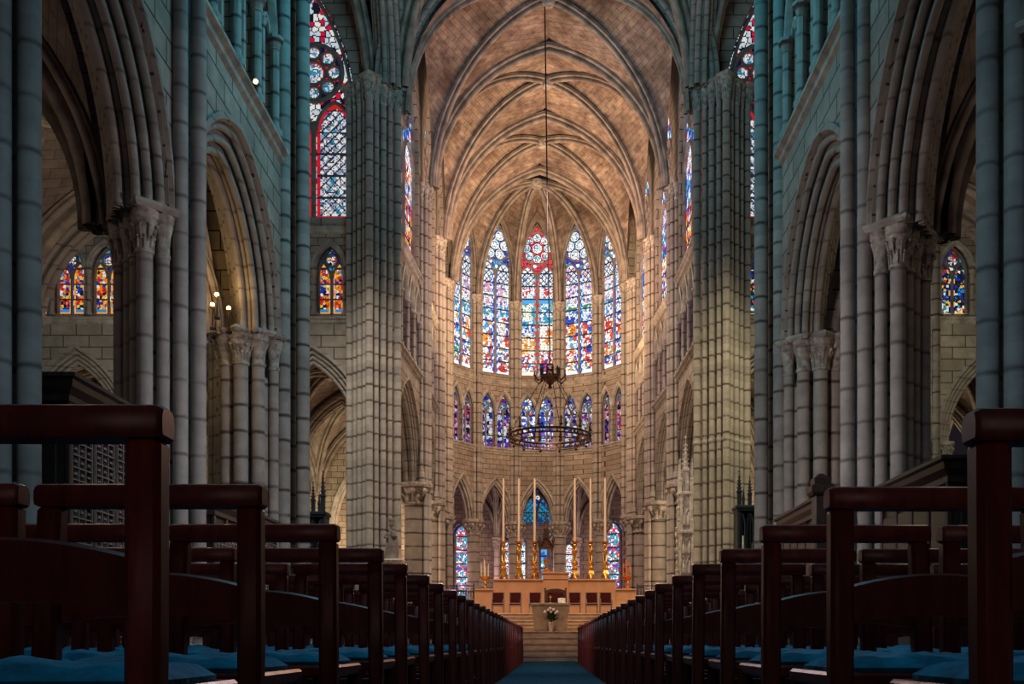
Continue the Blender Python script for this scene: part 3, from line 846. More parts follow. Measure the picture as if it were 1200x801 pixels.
# ------------------------------------------------------------------ transept east walls
PROF_T = arch_profile(.42, .5, 3)
def transept(side, TB, spec_tri, gl):
    root = empty('wall_transept_east_' + side, (0, 0, 0), 'east wall of the %s transept with arches, glazed gallery and tall windows' % side, 'wall', kind='structure')
    nm = {'left': ('north', 'left'), 'right': ('south', 'right')}[side]
    for bi, (x0, x1) in enumerate(TB):
        F = Fr((x0, YD + .4), (x1, YD + .4), ((x0 + x1) / 2, 0)); h = F.L / 2
        a = h - .62; zs, za = 8.3, 11.35
        ao, zo = outer(a, zs, za, .5)
        mb = MB(); wall_open(mb, F, -h, h, 0, 13.0, 0, ao, zs, zo, 0, -.9, 0); mb.build('spandrel_wall', M['wall'], root, 0)
        mb = MB(); sweep_arch(mb, F, 0, a, zs, za, PROF_T, None, 12, -.42); mb.build('arcade_arch', M['vouss'], root, 40)
        for s in (-1, 1):
            q = F(s * (a + .16), -.22, 0); shaft(root, q[0], q[1], .17, 0, 7.6); capital(root, q[0], q[1], .2, 7.55, .75)
            q = F(s * (a + .16), -.6, 0); shaft(root, q[0], q[1], .17, 0, 7.6); capital(root, q[0], q[1], .2, 7.55, .75, crockets=False)
        string_course(F, -h, h, 13.1, root, .16, .25)
        n, W, so = (2, 1.37, 0.0) if (bi == 0 and side == 'left') else (3, 1.44, .28 if side == 'left' else 0)
        triforium(F, so - n * W / 2, so + n * W / 2, n, 13.15, 16.35, root, 3, depth=.5, rcol=.08, double=False)
        for (e0, e1) in ((-h, so - n * W / 2), (so + n * W / 2, h)):
            if e1 - e0 > .02:
                mb = MB(); fbox(mb, F, e0, e1, -.8, 0, 13.15, 16.35); mb.build('gallery_pier', M['wall_small'], root, 0)
        for i in range(n):
            c = so - n * W / 2 + W * (i + .5); aw = W / 2 - .12
            sp = spec_tri
            window(F, c, aw, 13.35, 14.9, 16.0, lan2(aw, 13.35, 14.75, 15.35, sp, sp, .05), dict(s=0, z=15.45, R=.24, spec=dict(field=P_JEWEL, n=3, rd=.3, ro=.5)), 17 + i + bi * 5 + (40 if side == 'right' else 0),
                   'small gallery window of two coloured lights in the %s transept, %s' % (side, ['bay beside the crossing pier', 'middle bay', 'bay seen through the nave arch'][bi] + ', ' + ['first', 'second', 'third'][i] + ' light'),
                   .03, gl, setback=.42, frame=.09, mull=.055)
        string_course(F, -h, h, 16.6, root, .16, .25)
        ac = h - .75
        ao, zo = ac + .12, 26.1
        mb = MB(); wall_open(mb, F, -h, h, 16.5, 27.3, 0, ac + .1, 21.2, 26.0, 0, -.7, 17.0); mb.build('clerestory_wall', M['wall'], root, 0)
        window(F, 0, ac, 17.05, 21.2, 25.9, lan2(ac, 17.05, 20.5, 21.6, GRIS, GRIS, .10), dict(s=0, z=22.75, R=1.12, spec=dict(field=[(RED, 2), (CRIM, 1.5), (DARK, 3), (NAVY, 2)], n=8, rd=.24, ro=.70, rc=.40, disc=[(PALE, 3), (WHITE, 3), (TEAL, 1)], ring=CRIM, dot=SKY, foils=True)), 5 + bi,
               'tall pale grisaille window with red border high in the %s transept, %s' % (side, ['beside the crossing pier', 'middle bay', 'far end bay'][bi]), .045, 'glass_soft', fieldpal=[(CRIM, 2), (PALE, 3), (WHITE, 2), (DARK, 1)], setback=.35, mull=.10)
        for s in (-1, 1):
            q = F(s * h, .05, 0); shaft(root, q[0], q[1], .16, 0, 21.2)
    return root
transept('left', TBL, WARM2, 'glass_soft')
transept('right', TBR, DIM, 'glass_soft')
# chapels behind the transept arches
for side, TB in (('left', TBL), ('right', TBR)):
    root = empty('ceiling_chapel_' + side, (0, 0, 0), 'low ribbed vault behind the %s transept arches' % side, 'ceiling', kind='structure')
    for (x0, x1) in TB:
        for (y0, y1) in ((40.3, 45.2), (45.2, 50.4)):
            vault_bay(root, (x0, y0, 7.9), (x1, y0, 7.9), (x1, y1, 7.9), (x0, y1, 7.9), 11.9, 11.6, scale=.9, trans=(2,))
    xs = [TB[0][0], TB[-1][1]]
    rt = empty('wall_chapel_' + side, (0, 0, 0), 'pale back wall of the chapels behind the %s transept' % side, 'wall', kind='structure')
    for (x0, x1) in TB:
        F = Fr((x0, 50.6), (x1, 50.6), ((x0 + x1) / 2, 0))
        mb = MB(); wall_open(mb, F, -F.L / 2, F.L / 2, 0, 12.5, 0, 1.5, 6.2, 9.4, 0, -.5, 3.4); fbox(mb, F, -F.L / 2, F.L / 2, -.8, -.5, 0, 12.5); mb.build('chapel_wall', M['wall_small'], rt, 0)
        mb = MB(); sweep_arch(mb, F, 0, 1.5, 6.2, 9.4, [(.08, .25), (.1, .05), (.04, 0), (.08, -.06), (0, -.1), (-.3, -.1)], 3.4); mb.build('blind_arch', M['mould'], rt)
        F2 = Fr((x0, 45.2), (x1, 45.2), ((x0 + x1) / 2, 0)); a = F2.L / 2 - .5
        mb = MB(); sweep_arch(mb, F2, 0, a, 7.9, 11.0, arch_profile(.3, .3, 2), 0); mb.build('chapel_arch', M['vouss'], rt, 40)

# ------------------------------------------------------------------ choir bays
PROF_C = arch_profile(.42, .5, 3)
root_cv = empty('ceiling_choir', (0, 0, 0), 'warm ribbed vault over the choir in three bays', 'ceiling', kind='structure')
ZCH = 20.85; ZT = 27.25
for i in range(3):
    y0, y1 = TY[i], TY[i + 1]
    z0 = ZC if i == 0 else ZCH
    vault_bay(root_cv, (INL[i], y0, ZCH), (INR[i], y0, ZCH), (INR[i + 1], y1, ZCH), (INL[i + 1], y1, ZCH), ZT + .12, ZT, web='web', scale=1.0, trans=(2,))
for side, sg in (('left', -1), ('right', 1)):
    IN = [x + sg * WOFF for x in (INL if sg < 0 else INR)]
    root = empty('wall_choir_' + side, (0, 0, 0), '%s choir wall with tall arches, gallery and coloured windows' % side, 'wall', kind='structure')
    for i in range(3):
        y0, y1 = TY[i], TY[i + 1]
        F = Fr((IN[i], y0), (IN[i + 1], y1), (0, (y0 + y1) / 2)); h = F.L / 2
        dirn = 1 if F.t.y > 0 else -1
        sc = .25 * dirn if i == 0 else 0
        a = 2.42 if i == 0 else 2.2; zs, za = 7.6, 11.0
        ao, zo = outer(a, zs, za, .5)
        mb = MB(); wall_open(mb, F, -h, h, zs, 12.2, sc, ao, zs, zo, 0, -.9, zs); mb.build('spandrel_wall', M['wall'], root, 0)
        mb = MB(); sweep_arch(mb, F, sc, a, zs, za, PROF_C, None, 12, -.45); mb.build('arcade_arch', M['vouss'], root, 40)
        string_course(F, -h, h, 12.35, root, .18, .28)
        n = 4; W = (2 * h - .7) / n
        triforium(F, -h + .35, h - .35, n, 12.4, 16.3, root, 8, depth=.6, rcol=.08, double=False)
        for k in range(n):
            c = -h + .35 + W * (k + .5); aw = W / 2 - .14
            window(F, c, aw, 12.9, 14.7, 15.6, [dict(s=0, a=aw, z0=12.9, zs=14.7, za=15.6, spec=TRI([(PINK, 2), (CRIM, 1.2), (VIO, 1.4), (PALE, 1.2), (DARK, 2)]))], None, 31 + k + i * 4 + (50 if sg > 0 else 0),
                   'narrow pinkish gallery light in the %s choir wall, %s bay, %s from the apse' % (side, ['near', 'middle', 'far'][i], ['first', 'second', 'third', 'fourth'][k if dirn < 0 else 3 - k]), .05, 'glass_soft', setback=.52, frame=.06, mull=.05)
        string_course(F, -h, h, 16.6, root, .18, .28)
        ac = h - .85
        mb = MB(); wall_open(mb, F, -h, h, 16.5, 27.4, 0, ac + .08, 21.6, 26.2, 0, -.6, 16.95); mb.build('clerestory_wall', M['wall'], root, 0)
        sp = S_([(0, .5, 'shard', P_FIG if i else P_WARM, .22), (.5, .8, 'shard', P_BLUE if sg > 0 else P_FIG, .22), (.8, 1, 'shard', P_GRIS, .2)], border=(BLUE, CRIM), bw=.1)
        window(F, 0, ac, 17.0, 21.6, 26.1, lan2(ac, 17.0, 20.6, 21.9, sp, sp, .12), dict(s=0, z=23.2, R=1.15, spec=dict(field=P_BLUE, n=6, rd=.28, ro=.66, rc=.3, disc=[(RED, 2), (SKY, 2), (PALE, 2), (VIO, 2)], ring=PALE, foils=True)), 61 + i,
               'tall coloured choir window with round top light on the %s, %s bay' % (side, ['nearest', 'middle', 'farthest'][i]), .05, 'glass', fieldpal=P_BLUE, setback=.28, mull=.10)
    # piers of the choir
    for i in (1, 2, 3):
        y = TY[i]; x = IN[i]
        rt = empty('choir_pier', (x, y, 0), 'choir pier with round column and tall thin shafts, %s wall, %s from the crossing' % (side, ['', 'first', 'second', 'third'][i]), 'pillar', kind='structure')
        mb = MB(); r = .46
        mb.lathe([(.72, 0), (.72, SANC + .1), (.66, SANC + .2), (.7, SANC + .32), (.55, SANC + .45), (r, SANC + .5), (r, 6.7)], (sg * .32, 0, 0), 20); mb.build('column', M['drum'], rt)
        capital(rt, sg * .32, 0, .47, 6.65, .95, 14)
        for dx, dy, rr in ((-.31, 0, .14), (-.22, -.27, .10), (-.22, .27, .10), (-.06, -.47, .085), (-.06, .47, .085)):
            shaft(rt, sg * dx, dy, rr, 0 if abs(dy) < .4 else 7.6, ZCH - .6, 10)
            capital(rt, sg * dx, dy, rr, ZCH - .7, .75, 8, crockets=abs(dy) < .1)
        mb = MB()
        for dx, dy, rr in ((-.31, 0, .14), (-.22, -.27, .10), (-.22, .27, .10)):
            mb.lathe([(rr, -.1), (rr * 1.3, -.04), (rr * 1.3, .04), (rr, .1)], (sg * dx, dy, 7.5), 10)
        mb.build('shaft_ring', M['mould'], rt)
        mb = MB(); mb.box((sg * .35, 0, 14.0), (.7, .74, 13.0)); mb.build('core', M['drum'], rt, 0)

# ------------------------------------------------------------------ apse
AC = Vector((-.70, 57.4, 0)); TILT = 1.2; RA = 5.62
angs = [-95, -68, -40.8, -13.7, 13.7, 40.8, 68, 95]
def ap(ang, R): 
    t = math.radians(90 - ang + TILT); return (AC.x + R * math.cos(t), AC.y + R * math.sin(t))
root = empty('wall_apse', (0, 0, 0), 'curved apse wall with low arches, glazed gallery and five tall windows', 'wall', kind='structure')
CENTER_L = S_([(0, .04, 'flat', CREAM, 0), (.04, .20, 'shard', [(WHITE, 3), (RED, 1.6), (BLUE, 1.6), (ORANGE, 1), (SKY, 1)], .13), (.20, .36, 'shard', [(CREAM, 4), (ORANGE, 2), (YEL, 1.5), (WHITE, 2)], .15), (.36, .45, 'shard', [(GREY, 2), (PALE, 2), (BLUE, 1.5), (WHITE, 1.5)], .11),
               (.45, .5, 'shard', P_TEAL, .13), (.5, .66, 'shard', [(CREAM, 4), (PALE, 2), (TEAL, 2)], .15), (.66, .71, 'flat', SKY, 0), (.71, .80, 'shard', [(WHITE, 4), (CRIM, 2), (PALE, 1)], .13), (.80, 1, 'lattice', [(WHITE, 4), (PALE, 3), (SKY, 1)], .22)], border=(TEAL, RED), bw=.07,
              blobs=[(0, .30, .55, .07, (.96, .62, .22)), (0, .58, .42, .07, (.97, .95, .84)), (-.8, .57, .22, .09, TEAL), (.8, .57, .22, .09, TEAL), (0, .755, .3, .022, RED)])
CENTER_R = S_([(0, .04, 'flat', CREAM, 0), (.04, .12, 'shard', [(ROYAL, 2), (CRIM, 2), (DARK, 1), (TEAL, 1)], .13), (.12, .22, 'shard', [(ORANGE, 2), (RED, 1.5), (WHITE, 2), (BLUE, 1)], .13), (.22, .48, 'shard', [(CREAM, 5), (WHITE, 2), (ORANGE, 1)], .11), (.48, .66, 'shard', [(TEAL, 3), (WHITE, 2), (PALE, 2), (BLUE, 1)], .13),
               (.66, .71, 'flat', SKY, 0), (.71, .80, 'shard', [(WHITE, 4), (CRIM, 2), (PALE, 1)], .13), (.80, 1, 'lattice', [(WHITE, 4), (PALE, 3), (SKY, 1)], .22)], border=(TEAL, RED), bw=.07,
              blobs=[(.3, .40, .42, .025, (.93, .35, .18)), (.15, .34, .3, .06, (.95, .45, .13)), (0, .755, .3, .022, RED)])
def SIDE(seed, b):
    return S_([(0, .04, 'flat', WHITE, 0), (.04, .20, 'shard', [(WHITE, 3), (RED, 1.6), (BLUE, 1.4), (ORANGE, 1.6), (GREEN, .8)], .13), (.20, .46, 'shard', [(WHITE, 3.2), (ORANGE, 1.3), (RED, 1.1), (BLUE, 1), (SKY, 1)], .22), (.46, .62, 'shard', [(PALE, 2), (VIO, 1.2), (GREEN, .8), (SKY, 1.5), (WHITE, 2)], .13),
               (.62, .82, 'shard', [(WHITE, 3), (PINK, 1.6), (PALE, 2), (VIO, .9), (GREY, 1)], .13), (.82, 1, 'lattice', [(WHITE, 4), (PALE, 3), (PINK, 1)], .22)], border=(BLUE, PALE), bw=.07, blobs=b)
SPECS = {
    0: (CENTER_L, CENTER_R, dict(field=[(RED, 4), (CRIM, 3), (PINK, 1)], n=8, rd=.25, ro=.66, rc=.32, disc=[(WHITE, 3), (TEAL, 1.5), (CRIM, 1), (CREAM, 1)], ring=WHITE, dot=TEAL), [(CRIM, 3), (RED, 2), (WHITE, 1)]),
    -1: (SIDE(1, [(0, .57, .9, .035, SKY), (.2, .29, .55, .055, ORANGE), (-.8, .12, .3, .1, BLUE)]), SIDE(2, [(.1, .40, .95, .11, RED), (-.25, .40, .6, .095, (.96, .95, .9)), (.75, .42, .35, .11, BLUE), (0, .56, .9, .04, SKY), (0, .05, .7, .03, RED)]),
         dict(field=P_BLUE, n=6, rd=.31, ro=.65, rc=.31, disc=[(WHITE, 4), (PALE, 3), (GREY, 1)], ring=WHITE, dot=CREAM), P_BLUE),
    1: (SIDE(3, [(-.2, .50, .85, .045, BLUE), (.1, .40, .6, .06, ORANGE), (0, .60, .8, .02, GREEN), (.1, .13, .5, .04, ORANGE)]), SIDE(4, [(-.3, .33, .5, .07, RED), (.2, .22, .5, .04, BLUE), (.1, .14, .5, .05, RED), (0, .60, .8, .02, GREEN)]),
        dict(field=P_BLUE, n=6, rd=.31, ro=.65, rc=.31, disc=[(WHITE, 4), (PALE, 3), (GREY, 1)], ring=WHITE, dot=CREAM), P_BLUE),
    -2: (SIDE(5, [(-.2, .32, .6, .05, MAG), (0, .12, .8, .07, GREEN)]), SIDE(6, [(0, .38, .6, .07, ORANGE), (-.4, .42, .4, .05, BLUE)]), dict(field=P_BLUE, n=6, rd=.3, ro=.64, rc=.3, ring=CREAM, disc=P_GRIS), P_BLUE),
    2: (SIDE(7, [(0, .38, .7, .07, RED), (0, .15, .7, .05, ORANGE), (-.2, .09, .5, .04, BLUE)]), SIDE(8, [(0, .43, .8, .05, BLUE), (.2, .35, .6, .05, RED)]), dict(field=P_BLUE, n=6, rd=.3, ro=.64, rc=.3, ring=CREAM, disc=P_GRIS), P_BLUE),
}
WNAME = {-3: 'hidden far left', -2: 'leftmost', -1: 'second from the left', 0: 'middle', 1: 'second from the right', 2: 'rightmost', 3: 'hidden far right'}
vroot = empty('ceiling_apse', (0, 0, 0), 'warm umbrella vault of the apse with radiating ribs', 'ceiling', kind='structure')
KEY = Vector((-.78, 59.0, 27.3))
for k in range(7):
    i = k - 3
    p0, p1 = ap(angs[k], RA), ap(angs[k + 1], RA)
    F = Fr(p0, p1, (AC.x, AC.y)); h = F.L / 2
    a = h - .42; zs, za = 7.9, 10.15
    ao, zo = outer(a, zs, za, .28)
    mb = MB(); wall_open(mb, F, -h, h, 7.5, 12.3, 0, ao, zs, zo, 0, -.8, 7.5); mb.build('spandrel_wall', M['wall_small'], root, 0)
    mb = MB(); sweep_arch(mb, F, 0, a, zs, za, arch_profile(.4, .28, 2, True, .065), None, 10, -.4); mb.build('arcade_arch', M['mould'], root, 40)
    string_course(F, -h, h, 12.4, root, .16, .25)
    n = 2; W = (2 * h - .3) / n
    triforium(F, -h + .15, h - .15, n, 12.45, 16.2, root, 8, depth=.6, rcol=.05, double=False, mar=.055)
    mb = MB(); fbox(mb, F, -h, h, -.3, 0, 16.2, 16.95); mb.build('sill_wall', M['wall_small'], root, 0)
    string_course(F, -h, h, 16.55, root, .14, .22)
    ac = h - .26
    mb = MB(); wall_open(mb, F, -h, h, 16.9, 27.3, 0, ac + .06, 24.0, 26.6, 0, -.5, 16.98); mb.build('clerestory_wall', M['wall'], root, 0)
    if abs(i) <= 2:
        for j in range(2):
            c = -h + .15 + W * (j + .5); aw = W / 2 - .05
            pal = {0: P_TRIF, 1: P_PINKV, -1: P_PINKV}.get(i, [(CRIM, 1), (PINK, 2), (DARK, 2), (VIO, 1.5), (PALE, 1)])
            lr = j if F.t.x > 0 else 1 - j
            sp = TRI(pal)
            window(F, c, aw, 12.5, 14.8, 15.75, lan2(aw, 12.5, 14.5, 15.1, sp, sp, .05), dict(s=0, z=15.05, R=.22, spec=dict(field=P_TEAL, n=3, rd=.3, ro=.5, ring=SKY)), 101 + 2 * k + j,
                   'small blue and violet gallery window under the %s tall apse window, %s half' % (WNAME[i], ['left', 'right'][lr]), .045, 'glass' if abs(i) < 1 else 'glass_soft', setback=.36, frame=.06, mull=.045, fieldpal=P_TRIF)
        L, Rr, rs, fp = SPECS[i]
        if F.t.x < 0: L, Rr = Rr, L
        window(F, 0, ac, 17.0, 24.0, 26.5, lan2(ac, 17.0, 23.1, 23.85, L, Rr, .10), dict(s=0, z=24.95, R=ac * .94, spec=rs), 201 + k,
               'tall stained glass apse window with round top, %s of the five' % WNAME[i], .038, 'glass', fieldpal=fp, setback=.22, mull=.065)
    # vault cell
    c0, c1 = ap(angs[k], RA - .25), ap(angs[k + 1], RA - .25)
    apx = F(0, -.02, 27.0)
    mb = MB(); severy(mb, KEY, Vector((*c0, 22.4)), Vector((*c1, 22.4)), apx, tk=.5); mb.build('vault_web', M['web'], vroot, 60)
    m2 = MB(); 
    q0, q1 = ap(angs[k], RA - .02), ap(angs[k + 1], RA - .02)
    for q in (q0, q1):
        m2 = MB(); sweep_rib(m2, half_arch((*q, 22.6), F(0, .12, 27.0)), .75); m2.build('wall_rib', M['rib'], vroot, 45)
for k in range(8):
    x, y = ap(angs[k], RA - .2)
    if 0 < k < 7:
        m2 = MB(); sweep_rib(m2, rib_curve((x, y, 21.5), KEY, 18), 1.0); m2.build('radiating_rib', M['rib'], vroot, 45)
        rt = empty('apse_pier', (x, y, SANC), 'slender apse pier, %s of the six around the apse' % ['', 'first from the left', 'second from the left', 'third from the left', 'third from the right', 'second from the right', 'first from the right'][k], 'pillar', kind='structure')
        ox, oy = ap(angs[k], RA + .35); ox -= x; oy -= y
        mb = MB(); mb.lathe([(.62, 0), (.62, .1), (.55, .2), (.58, .3), (.42, .45), (.38, .5), (.38, 5.3)], (ox, oy, 0), 18); mb.build('column', M['drum'], rt)
        capital(rt, ox, oy, .40, 5.25, .95, 14)
        tx, ty = math.cos(math.radians(-angs[k] + TILT)), math.sin(math.radians(-angs[k] + TILT))
        for o, r in ((0, .145), (-.25, .10), (.25, .10)):
            nx, ny = ox * .25 * abs(o) * 3, oy * .25 * abs(o) * 3
            shaft(rt, tx * o + nx, ty * o + ny, r, 6.2 , 19.2, 9, base=False)
            capital(rt, tx * o + nx, ty * o + ny, r, 19.1, .65, 8, crockets=(o == 0))
mb = MB(); mb.lathe([(.12, -.42), (.3, -.36), (.36, -.25), (.36, 0)], tuple(KEY), 14); mb.build('keystone', M['carved'], vroot)

# ambulatory behind the apse
root = empty('wall_ambulatory', (0, 0, 0), 'outer wall of the ambulatory with chapel windows behind the apse arches', 'wall', kind='structure')
RB = 11.2
aw_ = [-95 + 190 * i / 14 for i in range(15)]
for i in range(14):
    p0, p1 = ap(aw_[i], RB), ap(aw_[i + 1], RB); F = Fr(p0, p1, (AC.x, AC.y)); mb = MB(); fbox(mb, F, -F.L / 2, F.L / 2, -.4, 0, 0, 13); mb.build('chapel_wall', M['wall_small'], root, 0)
MED = S_([(0, 1, 'discs', P_BLUE, .17)], border=(SKY, RED), bw=.09, bars=.9, discpal=[(SKY, 2), (TEAL, 2), (WHITE, 2), (RED, .8)])
BLUEL = S_([(0, 1, 'shard', [(SKY, 3), (TEAL, 3), (BLUE, 2), (WHITE, 1)], .2)], border=(SKY, BLUE), bw=.09)
PALEL = S_([(0, 1, 'discs', P_GRIS, .17)], border=(PALE, RED), bw=.08, discpal=[(WHITE, 3), (PALE, 2), (SKY, 1)])
for ang, a, z0, za, sp, lab in ((-26.6, .62, 3.0, 8.3, MED, 'medallion chapel window seen low left of the altar wall'), (27.3, .62, 3.2, 8.5, MED, 'medallion chapel window seen low right of the altar wall'),
                                (-10.8, .36, 3.4, 7.4, PALEL, 'narrow pale chapel window behind the first candles left of centre'), (-5.2, .36, 3.4, 7.5, PALEL, 'narrow pale chapel window behind the candle left of centre'),
                                (2.6, .34, 3.9, 7.6, BLUEL, 'narrow bright blue chapel window behind the altar canopy, left one'), (6.3, .34, 3.9, 7.9, BLUEL, 'narrow bright blue chapel window behind the altar canopy, right one'),
                                (11.5, .36, 3.2, 7.2, PALEL, 'narrow pale chapel window behind the candles right of centre'), (-44, .5, 2.2, 7.0, MED, 'chapel window at far left of the ambulatory'), (44, .5, 2.2, 7.0, MED, 'chapel window at far right of the ambulatory')):
    t = math.radians(90 - ang + TILT); c = Vector((AC.x + (RB - .22) * math.cos(t), AC.y + (RB - .22) * math.sin(t), 0)); tn = Vector((math.sin(t), -math.cos(t), 0))
    F = Fr(c - tn, c + tn, (AC.x, AC.y))
    window(F, 0, a, z0, za - a * 1.2, za, [dict(s=0, a=a, z0=z0, zs=za - a * 1.2, za=za, spec=sp)], None, int(300 + ang), lab, .045, 'glass', setback=.0, frame=.12)
c = ap(0, RB - .25); tn = Vector((1, 0, 0)); F = Fr(Vector((c[0], c[1], 0)) - tn, Vector((c[0], c[1], 0)) + tn, (AC.x, AC.y))
window(F, 0, 1.12, 8.5, 9.3, 10.9, lan2(1.12, 8.5, 9.3, 10.6, S_([(0, 1, 'lattice', [(TEAL, 4), (SKY, 3), (GREEN, 1)], .22)], bars=.7), S_([(0, 1, 'lattice', [(TEAL, 4), (SKY, 3), (BLUE, 1)], .22)], bars=.7), .08), None, 333, 'teal latticed chapel window showing through the middle apse arch', .045, 'glass_soft', setback=.0, frame=.12)
for i, a_ in enumerate((-47, -18, -8, 8, 18, 47)):
    x, y = ap(a_, 8.4)
    rt = empty('ambulatory_column', (x, y, 0), 'slim ambulatory column behind the apse arches, %s from the left' % ['first', 'second', 'third', 'fourth', 'fifth', 'sixth'][i], 'column', kind='structure')
    shaft(rt, 0, 0, .17, SANC - .3, 6.6, 12, 'shaft'); capital(rt, 0, 0, .19, 6.55, .7, 12)
    q0 = Vector((0, 0, 7.3))
    for da, rr in ((-9, 5.9), (9, 5.9), (-9, 10.9), (9, 10.9)):
        qx, qy = ap(a_ + da, rr); mb = MB(); sweep_rib(mb, rib_curve(q0, (qx - x, qy - y, 10.6), 10), .8); mb.build('rib', M['mould'], rt, 45)
root = empty('ceiling_ambulatory', (0, 0, 0), 'dark low ribbed vault of the ambulatory', 'ceiling', kind='structure')
for k in range(7):
    a0, a1 = angs[k], angs[k + 1]; r0, r1 = RA + .5, RB - .1
    P = [(*ap(a0, r0), 7.9), (*ap(a1, r0), 7.9), (*ap(a1, r1), 7.6), (*ap(a0, r1), 7.6)]
    vault_bay(root, P[0], P[1], P[2], P[3], 11.2, 10.9, scale=.9, trans=(1,))
for side, sg in (('left', -1), ('right', 1)):
    root = empty('ceiling_choir_aisle_' + side, (0, 0, 0), 'dark low vault of the %s choir aisle' % side, 'ceiling', kind='structure')
    for i in range(1 if False else 3):
        y0, y1 = TY[i] + (1.3 if i == 0 else 0), TY[i + 1]
        if i < 2: continue
        x0, x1 = cxy(y0) + sg * 6.2, cxy(y0) + sg * 11.2
        vault_bay(root, (x0, y0, 7.6), (x1, y0, 7.6), (x1, y1, 7.6), (x0, y1, 7.6), 11.4, 11.1, scale=1.0, trans=(0,))
    mb = MB(); mb.box((sg * 11.8 - .5, 54, 6.5), (.6, 7, 13)); tag(mb.build('wall_choir_aisle_' + side, M['wall_small'], None, 0), 'outer wall of the %s choir aisle' % side, 'wall', kind='structure')
# ------------------------------------------------------------------ church chairs
def chair_parts():
    W = .54; hw = W / 2 - .03
    P = {}
    def post(x0, x1):
        mb = MB(); sgn = 1 if x0 > 0 else -1; b = .010; s = .029
        rows = []
        for z, k in ((0, .80), (.25, .92), (.50, 1), (.838, 1), (.846, .8)):
            f = (.85 - z) / .85
            cx, cy = x0 + sgn * .014 * f, -.045 * f
            hx, hy = s * k, s * k * .95
            rows.append([(cx + dx, cy + dy, z) for dx, dy in ((hx, hy - b), (hx - b, hy), (-hx + b, hy), (-hx, hy - b), (-hx, -hy + b), (-hx + b, -hy), (hx - b, -hy), (hx, -hy + b))])
        ids = mb.grid(rows, cv=True); mb.face(ids[0]); mb.face(ids[-1][::-1]); return mb
    P['rear_leg'] = [post(-hw, 0), post(hw, 0)]
    mb = MB()     # top rail with rounded upper edges, sitting over the posts
    pr = [(-.031, .846), (-.034, .855), (-.034, .882), (-.027, .897), (-.012, .902), (.012, .902), (.027, .897), (.034, .882), (.034, .855), (.031, .846)]
    rows = []
    for x, k in ((-W / 2 - .004, .8), (-W / 2 + .006, 1), (-.12, 1), (.12, 1), (W / 2 - .006, 1), (W / 2 + .004, .8)):
        rows.append([(x, y * k, .874 + (z - .874) * k) for y, z in pr])
    ids = mb.grid(rows, cv=True); mb.face(ids[0]); mb.face(ids[-1][::-1]); P['top_rail'] = [mb]
    mb = MB(); rows = []   # bowed slat
    n = 12
    for i in range(n + 1):
        x = -hw + 2 * hw * i / n; u = abs(x / hw); top = .690 - .036 * u ** 2; bot = .585 - .022 * u ** 2 + .03 * max(0, u - .8); y = .018 - .03 * (1 - u * u) * 0
        rows.append([(x, y - .012 - .018, bot), (x, y - .012 - .018, top - .006), (x, y - .02, top), (x, y, top - .002), (x, y + .004, bot)])
    ids = mb.grid(rows, cv=True); mb.face(ids[0]); mb.face(ids[-1][::-1]); P['back_slat'] = [mb]
    mb = MB(); mb.cbox((0, .205, .425), (W - .01, .43, .04), .008); P['seat'] = [mb]
    legs = []
    for s in (-1, 1):
        mb = MB(); mb.lathe([(.018, 0), (.023, .05), (.026, .40), (.024, .425)], (s * (hw + .005), .385, 0), 8); legs.append(mb)
    P['front_leg'] = legs
    st = []
    for z, y in ((.13, -.04), (.30, -.03)):
        mb = MB(); mb.cbox((0, y, z), (2 * hw, .022, .035), .005); st.append(mb)
    for s in (-1, 1):
        mb = MB(); mb.tube([(s * (hw + .01), -.03, .19), (s * (hw + .005), .385, .19)], .012, 7); st.append(mb)
    mb = MB(); mb.cbox((0, .385, .22), (2 * hw, .02, .03), .005); st.append(mb)
    P['stretcher'] = st
    mb = MB()   # puffy tufted cushion
    nx, ny = 14, 12; rng = random.Random(3)
    top = []; bot = []
    for j in range(ny + 1):
        a = []; b = []
        for i in range(nx + 1):
            u, v = i / nx * 2 - 1, j / ny * 2 - 1
            e = (1 - abs(u) ** 5) * (1 - abs(v) ** 5)
            px, py = u * (.245 - .02 * abs(v) ** 6), .205 + v * (.195 - .012 * abs(u) ** 6)
            hh = .036 * e ** .5 + .006 * math.sin(px * 38 + py * 20) * e + rng.uniform(-.0025, .0025)
            for (dx, dy) in ((0, 0), (.5, .5), (-.5, .5), (.5, -.5), (-.5, -.5)):
                hh -= .014 * math.exp(-((u - dx) ** 2 + (v - dy) ** 2) * 60)
            a.append((px, py, .452 + max(hh, .004))); b.append((px, py, .446))
        top.append(a); bot.append(b)
    ti = mb.grid(top); bi = mb.grid([r[::-1] for r in bot])
    ring_t = ti[0] + [r[-1] for r in ti[1:]] + ti[-1][-2::-1] + [r[0] for r in ti[-2:0:-1]]
    rb = [r[::-1] for r in bi]
    ring_b = rb[0] + [r[-1] for r in rb[1:]] + rb[-1][-2::-1] + [r[0] for r in rb[-2:0:-1]]
    for i in range(len(ring_t)):
        k = (i + 1) % len(ring_t); mb.face((ring_t[i], ring_b[i], ring_b[k], ring_t[k]))
    P['cushion'] = [mb]
    return P

